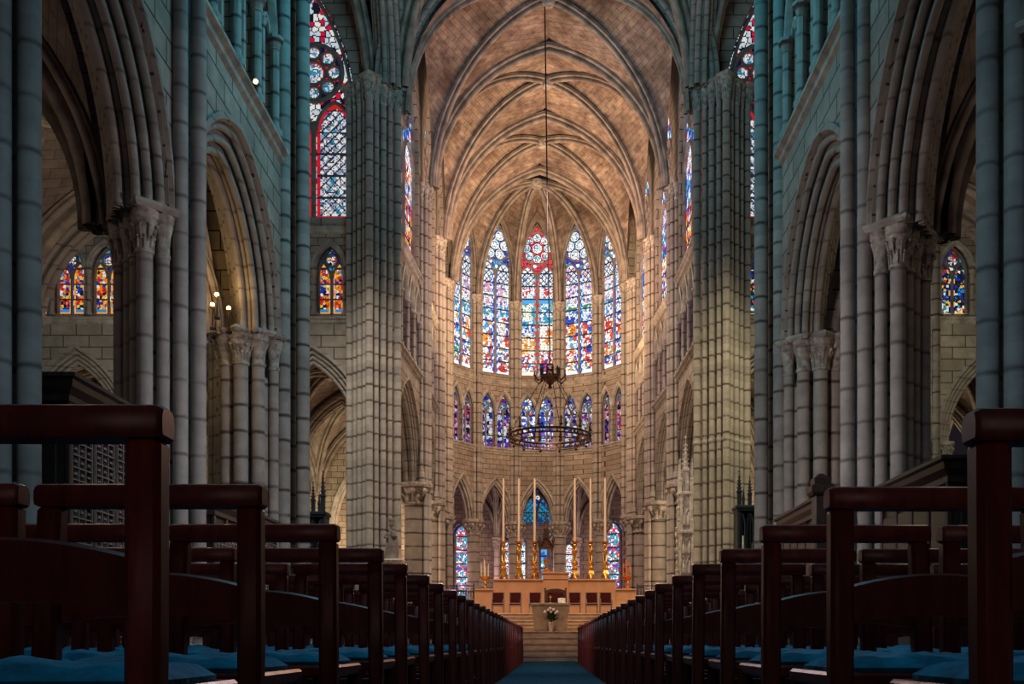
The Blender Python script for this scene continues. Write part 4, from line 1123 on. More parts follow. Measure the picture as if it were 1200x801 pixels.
_P = chair_parts()
def chair_proto(full):
    r = empty('church_chair', (0, 0, 0))
    for nm, L in _P.items():
        if nm == 'stretcher' and not full: L = L[:2]
        for mb in L:
            o = mb.build(nm, M['cushion'] if nm == 'cushion' else M['chairwood'], r, 35)
            if nm == 'cushion': o['label'] = 'blue tufted seat cushion'
    return r
proto_full, proto_far = chair_proto(True), chair_proto(False)
ORD = ['first', 'second', 'third', 'fourth', 'fifth', 'sixth', 'seventh', 'eighth', 'ninth', 'tenth', 'eleventh', 'twelfth', 'thirteenth', 'fourteenth', 'fifteenth', 'sixteenth', 'seventeenth', 'eighteenth', 'nineteenth', 'twentieth']
ORD += ['twenty-' + o for o in ORD[:9]] + ['thirtieth', 'thirty-first']
rng = random.Random(11)
used = {True: False, False: False}
NCH = 0
for row in range(30):
    yd = 1.64 + .825 * row
    for sg, edge in ((-1, .54), (1, .466)):
        nn = int(math.ceil((edge * yd - .69) / .585)) + (1 if row > 1 else 0)
        nn = max(1, min(nn, 8 if row < 12 else 5 if row < 20 else 3))
        if row == 1: nn = max(nn, 2)
        for k in range(nn):
            x = sg * (.692 + .27 + .585 * k) + (.070 if (row == 0 and sg < 0) else 0)
            if abs(x) > (5.3 if sg < 0 else 4.6): continue
            full = row < 14
            src = proto_full if full else proto_far
            if used[full]: o = copy_tree(src)
            else: o = src; used[full] = True
            o.location = (x + rng.uniform(-.008, .008), yd + rng.uniform(-.02, .02) + (0.0 if sg < 0 else .03), 0)
            o.rotation_euler = (0, 0, math.radians(rng.uniform(-.8, .8)))
            side = 'left' if sg < 0 else 'right'
            pos = 'beside the carpet' if k == 0 else '%s seat from the carpet' % ORD[k]
            tag(o, 'wooden chair with blue cushion, %s block, %s nearest row, %s' % (side, ORD[row], pos), 'chair', 'church chairs in the %s block' % side)
            NCH += 1
print('chairs', NCH)

# ------------------------------------------------------------------ altar and its furniture
def put(name, loc, label, cat, group=None, rz=0): return empty(name, loc, label, cat, group, None, rz)
YA = 38.0
t = put('altar', (.0, YA, PLAT), 'tapering stone block altar standing at the top of the lower steps', 'altar')
mb = MB(); rows = []
for z, w, d in ((0, .57, .42), (.06, .58, .43), (1.05, .70, .50), (1.05, .735, .52), (1.13, .74, .525), (1.135, .73, .515)):
    rows.append([(x * w, y * d, z) for x, y in ((-1, -1), (1, -1), (1, 1), (-1, 1))])
ids = mb.grid(rows, cv=True); mb.face(ids[-1]); mb.build('block', M['marble'], t, 0)
mb = MB(); mb.cbox((0, 0, 1.14), (1.3, .9, .012), .003); mb.build('altar_cloth', M['linen'], t, 0)
t = put('open_book', (.42, YA - .1, PLAT + 1.147), 'small white book propped open on the right end of the altar', 'book')
mb = MB(); mb.cbox((0, 0, .015), (.26, .2, .03), .004)
rows = [[(-.14, -.02, .03), (-.14, .10, .19)], [(0, -.05, .035), (0, .07, .21)], [(.14, -.02, .03), (.14, .10, .19)]]
mb.grid(rows); mb.grid([[(x, y + .015, z) for x, y, z in r] for r in rows]); mb.build('pages', M['linen'], t, 0)
t = put('altar_cross', (-.0, YA, PLAT + 1.147), 'small standing brass cross at the middle of the altar top', 'cross')
mb = MB(); mb.lathe([(.07, 0), (.06, .02), (.015, .04), (.012, .12)], (0, 0, 0), 10); mb.build('foot', M['gold'], t)
mb = MB(); mb.cbox((0, 0, .20), (.02, .02, .20), .003); mb.cbox((0, 0, .23), (.11, .018, .02), .003); mb.build('cross_arms', M['gold'], t, 0)
# flowers
t = put('flower_vase', (.02, YA - .85, PLAT), 'pale tall vase in front of the altar holding dark leaves with white flowers', 'vase')
mb = MB(); mb.lathe([(.10, 0), (.12, .03), (.07, .08), (.075, .15), (.10, .30), (.115, .40), (.09, .43)], (0, 0, 0), 16); mb.build('vase', M['ceramic'], t)
mb = MB(); rg = random.Random(4)
for i in range(90):
    a, e = rg.uniform(0, 2 * PI), rg.uniform(-.5, 1.2); R = rg.uniform(.12, .27)
    c = Vector((math.cos(a) * math.cos(e) * R * 1.0, math.sin(a) * math.cos(e) * R * .8, .58 + math.sin(e) * R))
    d = (c - Vector((0, 0, .42))).normalized(); s = d.cross(Vector((0, 0, 1))).normalized() * .045; up = s.cross(d).normalized() * .012
    mb.poly([c - d * .12, c - s + up, c + d * .14, c + s + up]); 
mb.tube([(0, 0, .38), (0, 0, .6)], .05, 6); lv = mb.build('leaves', M['leaf'], t, 0)
for i, (x, z) in enumerate(((-.22, .80), (-.10, .86), (.0, .80), (.09, .88), (.22, .80), (-.03, .92), (.17, .74))):
    mb = MB()
    for k in range(6):
        a = k * PI / 3; mb.ball((x + math.cos(a) * .03, -.1 + .01 * (k % 2), z + math.sin(a) * .03), .028, 6, 5, 1, .7, 1)
    mb.ball((x, -.12, z), .025, 6, 5); mb.build('flower', M['petal'], lv)

# celebrants' seats
def seat(w, h, thr, loc, label, grp):
    t = put('throne' if thr else 'sanctuary_chair', loc, label, 'chair', grp)
    for sx in (-1, 1):
        for sy, hh in ((-1, .62), (1, h)):
            mb = MB(); mb.cbox((sx * (w / 2 - .03), sy * .22, hh / 2), (.05, .05, hh), .008); mb.build('leg', M['bronze'] if thr else M['lattice'], t, 0)
        mb = MB(); mb.cbox((sx * (w / 2 - .03), 0, .64), (.06, .5, .04), .01); mb.build('armrest', M['bronze'] if thr else M['lattice'], t, 0)
    mb = MB(); mb.cbox((0, 0, .42), (w - .02, .5, .10), .02); mb.build('seat', M['red_cloth'], t, 0)
    mb = MB(); mb.cbox((0, -.25, .36), (w, .03, .06), .006); mb.build('seat_rail', M['lattice'], t, 0)
    mb = MB()
    if thr:
        n = 12; rows = []
        for i in range(n + 1):
            x = -w / 2 + w * i / n; u = x / (w / 2); top = h + .10 * math.cos(u * PI / 2) + .05 * (abs(u) > .9)
            rows.append([(x, .19, .5), (x, .19, top), (x, .25, top), (x, .25, .5)])
        ids = mb.grid(rows, cv=True); mb.face(ids[0]); mb.face(ids[-1][::-1]); br = mb.build('backrest', M['bronze'], t, 30)
        mb = MB(); mb.cbox((0, .17, .78), (w - .3, .05, .42), .02); mb.build('back_pad', M['red_cloth'], br, 0, 'dark red back pad')
        for sx in (-1, 1):
            mb = MB(); mb.ball((sx * (w / 2 - .03), .22, h + .09), .05, 8, 6); mb.build('finial', M['bronze'], br)
    else:
        mb.cbox((0, .21, .74), (w - .08, .06, .46), .02); mb.build('backrest', M['red_cloth'], t, 0)
    return t
YS = 45.0
for px, lab in ((583.5, 'leftmost of the row under the ochre wall'), (604, 'second from the left under the ochre wall'), (627, 'half hidden behind the left end of the altar'), (673.5, 'just right of the altar'), (693.5, 'second from the right under the ochre wall'), (710, 'rightmost of the row under the ochre wall')):
    seat(.56, .99, False, ((px - 645) / FPX * YS, YS, SANC), 'dark red upholstered armchair, ' + lab, 'armchairs of the clergy below the ochre wall')
seat(.98, 1.05, True, ((651 - 645) / FPX * YS, YS + .1, SANC), 'wide dark carved throne with curved crest behind the altar', None)

# stepped ochre wall
YW = 49.5
def WX(px): return (px - 645) / FPX * YW
def WZ(py, y=YW): return CAMZ + (752 - py) / FPX * y
t = put('stepped_altar_wall', (.0, YW, SANC), 'ochre stone wall stepped up to the middle, candlesticks along its top', 'wall', None)
z1, z2, z3 = WZ(691), WZ(679.5), WZ(671.5)
for (a, b, z, nm) in ((556, 578, z1, 'side_wing'), (722, 745, z1, 'side_wing'), (578, 722, z2, 'main_wall')):
    mb = MB(); x0, x1 = WX(a), WX(b)
    mb.cbox(((x0 + x1) / 2, .35, (z - SANC) / 2), (x1 - x0, .7, z - SANC), .015); mb.build(nm, M['retable'], t, 0)
    mb = MB(); mb.cbox(((x0 + x1) / 2, .33, z - SANC + .02), (x1 - x0 + .05, .8, .07), .015); mb.build('coping', M['retable'], t, 0)
mb = MB(); x0, x1 = WX(636), WX(666); mb.cbox(((x0 + x1) / 2, .34, (z3 - SANC) / 2 + .1), (x1 - x0, .82, z3 - SANC - .2), .015); mb.build('central_block', M['retable'], t, 0)
mb = MB(); mb.cbox(((x0 + x1) / 2, .33, z3 - SANC + .02), (x1 - x0 + .08, .9, .08), .015); mb.build('coping', M['retable'], t, 0)

# candlesticks and candles
for i, px in enumerate((590, 608, 626.5, 673.5, 692, 709)):
    y = YW + .35; x = (px - 645) / FPX * y; zb = z2 + .06
    nm = ['outermost on the left', 'second from the left', 'third from the left', 'third from the right', 'second from the right', 'outermost on the right'][i]
    t = put('candlestick', (x, y, zb), 'tall gilt candlestick on the ochre wall, %s' % nm, 'candlestick', 'six tall gilt candlesticks')
    mb = MB()
    for k in range(3):
        a = k * 2 * PI / 3 + .5; mb.tube([(math.cos(a) * .10, math.sin(a) * .10, .30), (math.cos(a) * .17, math.sin(a) * .17, .16), (math.cos(a) * .21, math.sin(a) * .21, .03), (math.cos(a) * .24, math.sin(a) * .24, .03)], [.05, .06, .05, .035], 7)
    mb.lathe([(.17, .1), (.21, .2), (.15, .42), (.10, .5)], (0, 0, 0), 3); mb.build('tripod_base', M['gold'], t)
    H = 1.92
    mb = MB(); mb.lathe([(.12, .46), (.18, .52), (.09, .58), (.085, .66), (.16, .74), (.17, .80), (.09, .88), (.085, 1.0), (.10, 1.1), (.085, 1.25), (.14, 1.33), (.15, 1.38), (.085, 1.45), (.08, 1.62), (.11, 1.68), (.09, 1.74)], (0, 0, 0), 14); mb.build('stem', M['gold'], t)
    mb = MB(); mb.lathe([(.07, 1.74), (.17, 1.80), (.19, 1.86), (.17, 1.865), (.07, 1.84)], (0, 0, 0), 14); mb.build('drip_pan', M['gold'], t)
    t2 = put('candle', (x, y, zb + 1.843), 'very tall thin pale candle standing in the gilt candlestick %s' % nm, 'candle', 'six tall candles')
    hc = CAMZ + (752 - 560) / FPX * y - (zb + 1.843)
    mb = MB(); mb.lathe([(.06, 0), (.045, hc - .12), (.035, hc - .02), (.02, hc)], (0, 0, 0), 12); wx = mb.build('wax', M['wax'], t2)
    mb = MB(); mb.tube([(0, 0, hc - .01), (.004, 0, hc + .05)], .008, 5); mb.build('wick', M['iron'], wx)

# canopy shrine on the central block
zc = z3 + .07
t = put('canopy_shrine', (WX(640), YW + .40, zc), 'dark pointed metal canopy shrine on the middle block between the candles', 'shrine')
for sx in (-1, 1):
    for sy in (-1, 1):
        mb = MB(); mb.lathe([(.05, 0), (.05, .06), (.028, .09), (.028, 1.1), (.05, 1.16)], (sx * .30, sy * .22, 0), 8); mb.build('column', M['bronze'], t)
mb = MB(); mb.cbox((0, 0, .03), (.7, .56, .06), .01); mb.build('base', M['orangegilt'], t, 0)
mb = MB(); mb.cbox((0, 0, 1.19), (.70, .56, .08), .01); mb.build('cornice', M['bronze'], t, 0)
for sy in (-.26, .26):
    mb = MB(); mb.tube([(-.36, sy, 1.23), (0, sy, 1.85), (.36, sy, 1.23)], .035, 6); mb.build('gable', M['bronze'], t)
mb = MB(); mb.lathe([(.30, 1.22), (.16, 1.7), (.10, 2.1), (.12, 2.14), (.06, 2.2), (.03, 2.75), (.06, 2.8), (.01, 2.95)], (0, 0, 0), 8); mb.build('spire', M['bronze'], t)
for sx in (-1, 1):
    mb = MB(); mb.lathe([(.05, 1.22), (.05, 1.5), (.08, 1.53), (.005, 1.85)], (sx * .34, -.2, 0), 6); mb.build('pinnacle', M['bronze'], t)
mb = MB(); mb.lathe([(.16, .06), (.17, .12), (.06, .2), (.05, .34), (.13, .48), (.15, .6), (.10, .66), (.03, .7)], (0, 0, 0), 14); mb.build('reliquary_cup', M['gold'], t)

# candelabra on the wings
for px, lab in ((569, 'gilt candelabrum with thin candles on the left wing of the ochre wall'), (735, 'orange-red candelabrum with thin candles on the right wing of the ochre wall')):
    y = YW + .35; mt = M['gold'] if px < 600 else M['orangegilt']
    t = put('candelabrum', ((px - 645) / FPX * y, y, z1 + .055), lab, 'candelabrum', None)
    mb = MB(); mb.lathe([(.20, 0), (.21, .04), (.08, .10), (.05, .2), (.09, .3), (.05, .4), (.05, .6)], (0, 0, 0), 12); mb.build('stand', mt, t)
    mb = MB(); mb.lathe([(.04, .42), (.22, .52), (.30, .62), (.26, .64), (.06, .56)], (0, 0, 0), 12); bo = mb.build('bowl', mt, t)
    for k in range(7):
        a = 2 * PI * k / 7; rr = .22 if k else 0
        x, yy = math.cos(a) * rr, math.sin(a) * rr; hh = .45 + .18 * (k % 3)
        mb = MB(); mb.lathe([(.022, .58), (.022, .62 + hh), (.004, .66 + hh)], (x, yy, 0), 6); mb.build('candle', M['wax'] if px < 600 else mt, bo)
# hanging brass lamp glow seen left of the candlesticks
# railings
for sg, px0, px1, lab in ((-1, 515, 556, 'left'), (1, 746, 792, 'right')):
    y = 48.0; x0, x1 = (px0 - 645) / FPX * y, (px1 - 645) / FPX * y; n = 7
    t = put('iron_railing', ((x0 + x1) / 2, y, SANC), 'dark scrolled iron railing closing the sanctuary on the %s' % lab, 'railing'); w = x1 - x0; H = 1.5
    for s in (-1, 0, 1):
        mb = MB(); mb.cbox((s * (w / 2 - .03), 0, H / 2 + .02), (.05, .05, H + .04), .008); mb.build('post', M['iron'], t, 0)
    for z in (.08, .62, H - .08):
        mb = MB(); mb.cbox((0, 0, z), (w, .03, .04), .006); mb.build('rail', M['iron'], t, 0)
    for k in range(n):
        x = -w / 2 + w * (k + .5) / n
        mb = MB(); mb.tube([(x + .10 * math.cos(q) * (1 - q / 16), 0, .36 + .22 * math.sin(q) * (1 - q / 16)) for q in [j * .5 for j in range(24)]], .012, 5); mb.build('scroll', M['iron'], t)
        mb = MB(); mb.tube([(x + .10 * math.cos(q) * (1 - q / 16), 0, 1.02 + .34 * math.sin(q) * (1 - q / 16)) for q in [j * .5 for j in range(24)]], .012, 5); mb.build('scroll', M['iron'], t)

# ------------------------------------------------------------------ chandelier
YC = 42.3; XC = (644.5 - 645) / FPX * YC; ZCd = CAMZ + (752 - 512) / FPX * YC
t = put('chandelier', (XC, YC, ZCd), 'large dark iron ring chandelier hanging on a long cable before the apse', 'chandelier')
R = 1.68
for nm, rr, z0_, z1_ in (('ring', R, .02, .10), ('ring_band', R + .01, -.14, -.09)):
    mb = MB(); rows = []
    for k in range(48):
        a = 2 * PI * k / 48; c, s = math.cos(a), math.sin(a)
        rows.append([(c * r, s * r, z) for r, z in ((rr, z0_), (rr + .05, z0_ + .01), (rr + .06, z1_), (rr, z1_ + .02), (rr - .03, (z0_ + z1_) / 2))])
    mb.grid(rows, cu=True, cv=True); ro = mb.build(nm, M['bronze'], t, 40)
    if nm == 'ring': ringobj = ro
for k in range(36):
    a = 2 * PI * k / 36; c, s = math.cos(a) * (R + .02), math.sin(a) * (R + .02)
    mb = MB(); mb.lathe([(.02, -.12), (.035, -.06), (.015, 0), (.02, .05)], (c, s, 0), 6); mb.build('baluster', M['bronze'], ringobj)
mb = MB(); mb.tube([((R - .22) * math.cos(2 * PI * k / 40), (R - .22) * math.sin(2 * PI * k / 40), -.26) for k in range(40)], .022, 6, closed=True); mb.build('lower_ring', M['bronze'], t)
for k in range(12):
    a = 2 * PI * (k + .5) / 12; c, s = math.cos(a), math.sin(a)
    mb = MB(); mb.tube([(c * (R - .22), s * (R - .22), -.26), (c * (R + .02), s * (R + .02), -.14)], .022, 5); mb.ball((c * (R - .1), s * (R - .1), -.30), .06, 8, 6); mb.build('bracket', M['bronze'], t)
for k in range(24):
    a = 2 * PI * k / 24; c, s = math.cos(a) * (R + .04), math.sin(a) * (R + .04)
    mb = MB(); mb.lathe([(.03, .15), (.075, .20), (.08, .23), (.035, .22), (.033, .52), (.01, .55)], (c, s, 0), 7); mb.build('candle_light', M['bronze'] if k % 2 else M['wax'], ringobj)
HUB = 2.45
for k in range(6):
    a = 2 * PI * k / 6 + .2; P0, P1 = Vector((math.cos(a) * R, math.sin(a) * R, .15)), Vector((math.cos(a) * .32, math.sin(a) * .32, HUB))
    mb = MB(); n = 26
    mb.tube([P0.lerp(P1, i / n) for i in range(n + 1)], [.010 + .012 * (i % 2) for i in range(n + 1)], 5); mb.build('chain', M['bronze'], t)
mb = MB(); mb.lathe([(.04, HUB - .45), (.10, HUB - .38), (.05, HUB - .3), (.30, HUB - .06), (.42, HUB), (.40, HUB + .12), (.28, HUB + .10), (.10, HUB + .30), (.13, HUB + .36), (.04, HUB + .5)], (0, 0, 0), 14)
for k in range(10):
    a = 2 * PI * k / 10; mb.lathe([(.05, HUB + .1), (.03, HUB + .3), (.06, HUB + .36), (.005, HUB + .5)], (math.cos(a) * .38, math.sin(a) * .38, 0), 5)
mb.build('crown', M['bronze'], t)
for k in range(6):
    a = 2 * PI * k / 6 + .5
    mb = MB(); mb.tube([(math.cos(a) * .3, math.sin(a) * .3, HUB), (math.cos(a) * .55, math.sin(a) * .55, HUB - .15), (math.cos(a) * .75, math.sin(a) * .75, HUB + .05), (math.cos(a) * .7, math.sin(a) * .7, HUB + .25)], [.03, .04, .035, .02], 6); mb.build('arm', M['bronze'], t)
xtop = (638.5 - 644.5) / FPX * YC
mb = MB(); mb.tube([(0, 0, HUB + .45), (xtop * .5, 0, 9.5), (xtop, 0, 27.0 - ZCd)], .028, 6); mb.build('cable', M['iron'], t)

# ------------------------------------------------------------------ statue on the pale pier
sy = YD - 1.15; sx = (458.5 - 645) / FPX * sy; zb = CAMZ + (752 - 655) / FPX * sy
t = put('pedestal', (sx, sy, 0), 'tall pale stone pedestal with a wide cap under the small statue', 'pedestal')
mb = MB(); mb.cbox((0, 0, .12), (.75, .6, .24), .02); mb.build('foot', M['white_stone'], t, 0)
mb = MB(); mb.cbox((0, 0, zb / 2), (.5, .42, zb - .4), .03); mb.build('shaft', M['white_stone'], t, 0)
mb = MB(); mb.lathe([(.36, zb - .26), (.42, zb - .2), (.62, zb - .1), (.66, zb - .06), (.64, zb)], (0, 0, 0), 4, 1, .9, PI / 4); mb.build('cap', M['white_stone'], t, 0)
t = put('madonna_statue', (sx, sy, zb), 'small carved stone figure of a crowned robed woman holding a child', 'statue')
mb = MB(); rows = []
for i in range(16):
    z = 1.12 * i / 15; f = i / 15
    r = .235 - .05 * f + .03 * math.sin(f * 5) - (.10 * max(0, f - .82) / .18)
    sway = .035 * math.sin(f * PI)
    rows.append([(math.cos(a) * r * (1 + .07 * math.sin(a * 7 + f * 3)) + sway, math.sin(a) * r * .78 * (1 + .05 * math.sin(a * 9)), z) for a in [2 * PI * k / 28 for k in range(28)]])
ids = mb.grid(rows, cv=True); mb.face(ids[0][::-1]); mb.face(ids[-1])
mb.lathe([(.055, 1.08), (.05, 1.18), (.075, 1.22), (.095, 1.30), (.09, 1.37), (.05, 1.42), (.01, 1.43)], (.0, 0, 0), 14)
mb.ball((0, -.09, 1.29), .018, 6, 4)
mb.tube([(-.16, 0, 1.0), (-.22, -.08, .82), (-.10, -.2, .78)], [.06, .055, .04], 8); mb.tube([(.15, 0, 1.0), (.2, -.1, .84), (.06, -.2, .88)], [.06, .055, .04], 8)
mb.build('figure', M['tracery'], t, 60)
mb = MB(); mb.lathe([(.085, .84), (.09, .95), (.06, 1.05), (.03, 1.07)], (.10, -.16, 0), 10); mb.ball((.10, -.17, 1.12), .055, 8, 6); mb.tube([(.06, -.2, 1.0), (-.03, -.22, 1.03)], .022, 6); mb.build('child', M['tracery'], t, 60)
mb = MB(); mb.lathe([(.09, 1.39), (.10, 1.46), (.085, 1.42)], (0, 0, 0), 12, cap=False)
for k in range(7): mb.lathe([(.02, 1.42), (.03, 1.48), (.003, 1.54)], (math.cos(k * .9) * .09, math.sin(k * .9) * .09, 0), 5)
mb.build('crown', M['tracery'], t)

# ------------------------------------------------------------------ gothic stonework, canopies
def pinnacle(mb, x, y, z, h, r, n=4, crock=4):
    mb.lathe([(r, z), (r, z + h * .35), (r * 1.35, z + h * .37), (r * 1.35, z + h * .41), (r * .85, z + h * .43), (r * .12, z + h * .93), (r * .42, z + h * .95), (r * .05, z + h)], (x, y, 0), n, rz=PI / 4)
    for i in range(crock):
        f = .5 + .4 * i / crock; rr = r * (.85 - .73 * (f - .43) / .5)
        for k in range(4):
            a = k * PI / 2; mb.ball((x + math.cos(a) * rr * 1.1, y + math.sin(a) * rr * 1.1, z + h * f), r * .26, 5, 4)
# carved white monument on the right of the choir
y = 44.3; x = (803.5 - 645) / FPX * y
t = put('gothic_monument', (x, y, 0), 'tall pale carved gothic monument with crocketed spires beside the olive pier', 'monument')
tiers = [(0, 3.2, .80, 'base'), (3.2, 5.3, .70, 'niche_stage'), (5.3, 7.0, .55, 'upper_stage')]
for (za, zb_, w, nm) in tiers:
    mb = MB(); mb.cbox((0, 0, (za + zb_) / 2), (w * .72, w * .6, zb_ - za), .03)
    for sx_ in (-1, 1):
        for sy_ in (-1, 1): mb.lathe([(.09, za), (.09, zb_ - .1), (.15, zb_ - .05), (.15, zb_ + .05)], (sx_ * w * .42, sy_ * w * .36, 0), 6)
    mb.cbox((0, 0, zb_), (w * 1.1, w * .95, .14), .03)
    mb.build(nm, M['white_stone'], t, 40)
for (za, zb_, w, _) in tiers:
    k = za + .3
    while k < zb_ - .7:
        for sx_ in (-1, 1):
            mb = MB(); A = arch_pts(w * .15, k + .45, k + .75, 5)
            mb.tube([(sx_ * w * .19 - w * .15, -w * .33, k)] + [(sx_ * w * .19 + q[0], -w * .33, q[1]) for q in A] + [(sx_ * w * .19 + w * .15, -w * .33, k)], .035, 5); mb.build('blind_arch', M['white_stone'], t)
            mb = MB(); mb.lathe([(.07, k), (.085, k + .2), (.06, k + .42), (.03, k + .45), (.05, k + .52), (.01, k + .58)], (sx_ * w * .19, -w * .33, 0), 8); mb.build('carved_figure', M['white_stone'], t, 60)
        k += .85
for (px_, py_, z, h, r) in ((0, 0, 7.05, 2.5, .17), (-.26, -.2, 7.0, 1.5, .09), (.26, -.2, 7.0, 1.5, .09), (-.34, -.25, 5.3, 1.3, .09), (.34, -.25, 5.3, 1.3, .09), (-.26, .2, 7.0, 1.5, .09), (.26, .2, 7.0, 1.5, .09), (-.42, -.3, 3.2, 1.1, .08), (.42, -.3, 3.2, 1.1, .08)):
    mb = MB(); pinnacle(mb, px_, py_, z, h, r, 4, 5); mb.build('spire', M['white_stone'], t, 30)
rgm = random.Random(8)
for (za, zb_, w, _) in tiers:
    for sx_ in (-1, 1):
        k = za + .25
        while k < zb_:
            mb = MB(); x0_ = sx_ * w * (.47 + rgm.uniform(-.02, .04)); mb.tube([(x0_, -w * .36, k), (x0_ + sx_ * .10, -w * .42, k + .10), (x0_ + sx_ * .12, -w * .44, k + .17)], [.05, .045, .06], 6); mb.ball((x0_ + sx_ * .11, -w * .44, k + .2), .06, 6, 5); mb.build('crocket', M['white_stone'], t)
            k += .3
# dark canopied stall right, spiked
def dark_canopy(x, y, w, ztop, label, zbase=0, mat='darkpanel'):
    t = put('canopied_stall', (x, y, zbase), label, 'stall')
    H = ztop - zbase; zc = H - 1.3
    mb = MB(); mb.cbox((0, .35, zc / 2), (w, .08, zc), .01); mb.build('back_panel', M[mat], t, 0)
    for s in (-1, 1):
        mb = MB(); mb.cbox((s * (w / 2 - .05), 0, zc / 2), (.10, .75, zc), .015); mb.build('side_panel', M[mat], t, 0)
    mb = MB(); mb.cbox((0, 0, zc), (w + .14, .9, .12), .02); mb.cbox((0, 0, zc - .10), (w + .04, .82, .10), .02); mb.build('cornice', M[mat], t, 0)
    nA = 3; W = w / nA
    for k in range(nA):
        c = -w / 2 + W * (k + .5)
        mb = MB(); A = arch_pts(W / 2 - .04, zc - .7, zc - .2, 6); mb.tube([(c - W / 2 + .04, -.33, zc - 1.6)] + [(c + q[0], -.33, q[1]) for q in A] + [(c + W / 2 - .04, -.33, zc - 1.6)], .03, 5); mb.build('arch_tracery', M[mat], t)
        mb = MB(); mb.tube([(c, -.33, zc - 1.6), (c, -.33, zc - .3)], .02, 5); mb.build('tracery_bar', M[mat], t)
    mb = MB(); mb.cbox((0, -.33, zc - 1.65), (w, .07, .12), .01); mb.build('desk_rail', M[mat], t, 0)
    for (px_, h, r) in ((-w / 2 + .08, 1.3, .10), (w / 2 - .08, 1.5, .10), (0, 1.1, .09), (-w * .25, .7, .06), (w * .25, .75, .06)):
        mb = MB(); pinnacle(mb, px_, -.25, zc + .05, h, r, 4, 4); mb.build('spire', M[mat], t, 30)
    for s in (-1, 1):
        mb = MB(); mb.lathe([(.06, .5), (.10, .7), (.09, 1.0), (.05, 1.1), (.07, 1.2), (.03, 1.3)], (s * w * .22, -.05, zc - 2.3), 8); mb.build('carved_figure', M['white_stone'], t, 60)
y = 36.8
dark_canopy((877 - 645) / FPX * y, y, .92, CAMZ + (752 - 553) / FPX * y, 'blue-black carved stall with spiked canopy beside the right crossing pier', 0)
y = 36.5
dark_canopy((369 - 645) / FPX * y, y, .86, CAMZ + (752 - 560) / FPX * y, 'dark carved stall with spiked canopy left of the pale pier', 0)

# wooden panelled enclosures under the nave arches
def enclosure(x0, x1, y0, y1, h, label, lattice, fx):
    """x: facing plane fx on the nave side"""
    cx, cy = (x0 + x1) / 2, (y0 + y1) / 2; w, d = abs(x1 - x0), y1 - y0
    t = put('panelled_enclosure', (cx, cy, 0), label, 'wooden enclosure')
    mb = MB(); mb.cbox((0, 0, h / 2), (w - .08, d - .08, h - .1), .01); mb.build('carcass', M['darkwood'], t, 0)
    mb = MB(); mb.cbox((0, 0, .12), (w + .04, d + .04, .24), .02); mb.build('plinth', M['darkwood'], t, 0)
    mb = MB(); rows = []
    for o, z in ((0, h - .35), (.03, h - .33), (.03, h - .25), (.10, h - .16), (.12, h - .08), (.17, h - .05), (.17, h)):
        rows.append([(sx_ * (w / 2 + o), sy_ * (d / 2 + o), z) for sx_, sy_ in ((-1, -1), (1, -1), (1, 1), (-1, 1))])
    ids = mb.grid(rows, cv=True); mb.face(ids[-1]); mb.build('cornice', M['darkwood'], t, 0)
    s = 1 if fx > cx else -1; xf = s * (w / 2 - .02)
    n = max(3, int(d / .62)); pw = (d - .1) / n
    for k in range(n):
        yc = -d / 2 + .05 + pw * (k + .5)
        for (z0, z1) in ((.35, 1.35), (1.5, h - .5)):
            f = 'lattice_panel' if (lattice and z0 > 1) or lattice == 2 else 'panel'
            mb = MB()
            if f == 'panel': mb.cbox((xf, yc, (z0 + z1) / 2), (.04, pw - .14, z1 - z0), .012); mb.build('panel', M['darkwood'], t, 0)
            else:
                yw = pw - .12; nx = 3; nz = max(3, int((z1 - z0) / .155))
                for i in range(nx + 1): mb.box((xf + s * .015, yc - yw / 2 + yw * i / nx, (z0 + z1) / 2), (.03, .020, z1 - z0))
                for i in range(nz + 1): mb.box((xf + s * .02, yc, z0 + (z1 - z0) * i / nz), (.03, yw, .018))
                for i in range(nx):
                    for j in range(nz): mb.box((xf + s * .015, yc - yw / 2 + yw * (i + .5) / nx, z0 + (z1 - z0) * (j + .5) / nz), (.028, yw / nx * .42, .03))
                mb.build('lattice_panel', M['lattice'], t, 0)
    for k in range(n + 1):
        mb = MB(); mb.cbox((xf, -d / 2 + .05 + pw * k, h / 2), (.07, .07, h - .5), .012); mb.build('stile', M['darkwood'], t, 0)
    # west end panel
    for (z0, z1) in ((.35, 1.35), (1.5, h - .5)):
        mb = MB(); mb.cbox((0, -d / 2 + .02, (z0 + z1) / 2), (w - .3, .05, z1 - z0), .012); mb.build('end_panel', M['darkwood'], t, 0)
    return t
enclosure(-7.75, -6.2, 13.05, 15.9, 3.95, 'tall dark wooden enclosure with pale lattice panels under the left dark arch', 2, 0)
enclosure(-7.6, -6.2, 18.7, 23.0, 3.2, 'lower dark wooden enclosure with lattice under the second left arch', 1, 0)
enclosure(5.3, 6.9, 13.5, 16.3, 2.98, 'dark wooden enclosure with heavy cornice under the right dark arch', 0, 0)
enclosure(5.3, 6.9, 19.1, 23.2, 3.35, 'dark wooden enclosure with long cornice under the second right arch', 0, 0)
t = put('wooden_post', (4.95, 18.6, 0), 'short dark turned post with a square cap beside the right enclosure', 'post')
mb = MB(); mb.cbox((0, 0, 1.6), (.28, .28, 3.2), .03); mb.build('post', M['darkwood'], t, 0)
mb = MB(); mb.lathe([(.24, 3.2), (.30, 3.25), (.30, 3.36), (.2, 3.4), (.22, 3.5), (.05, 3.6)], (0, 0, 0), 4, rz=PI / 4); mb.build('cap', M['darkwood'], t, 0)

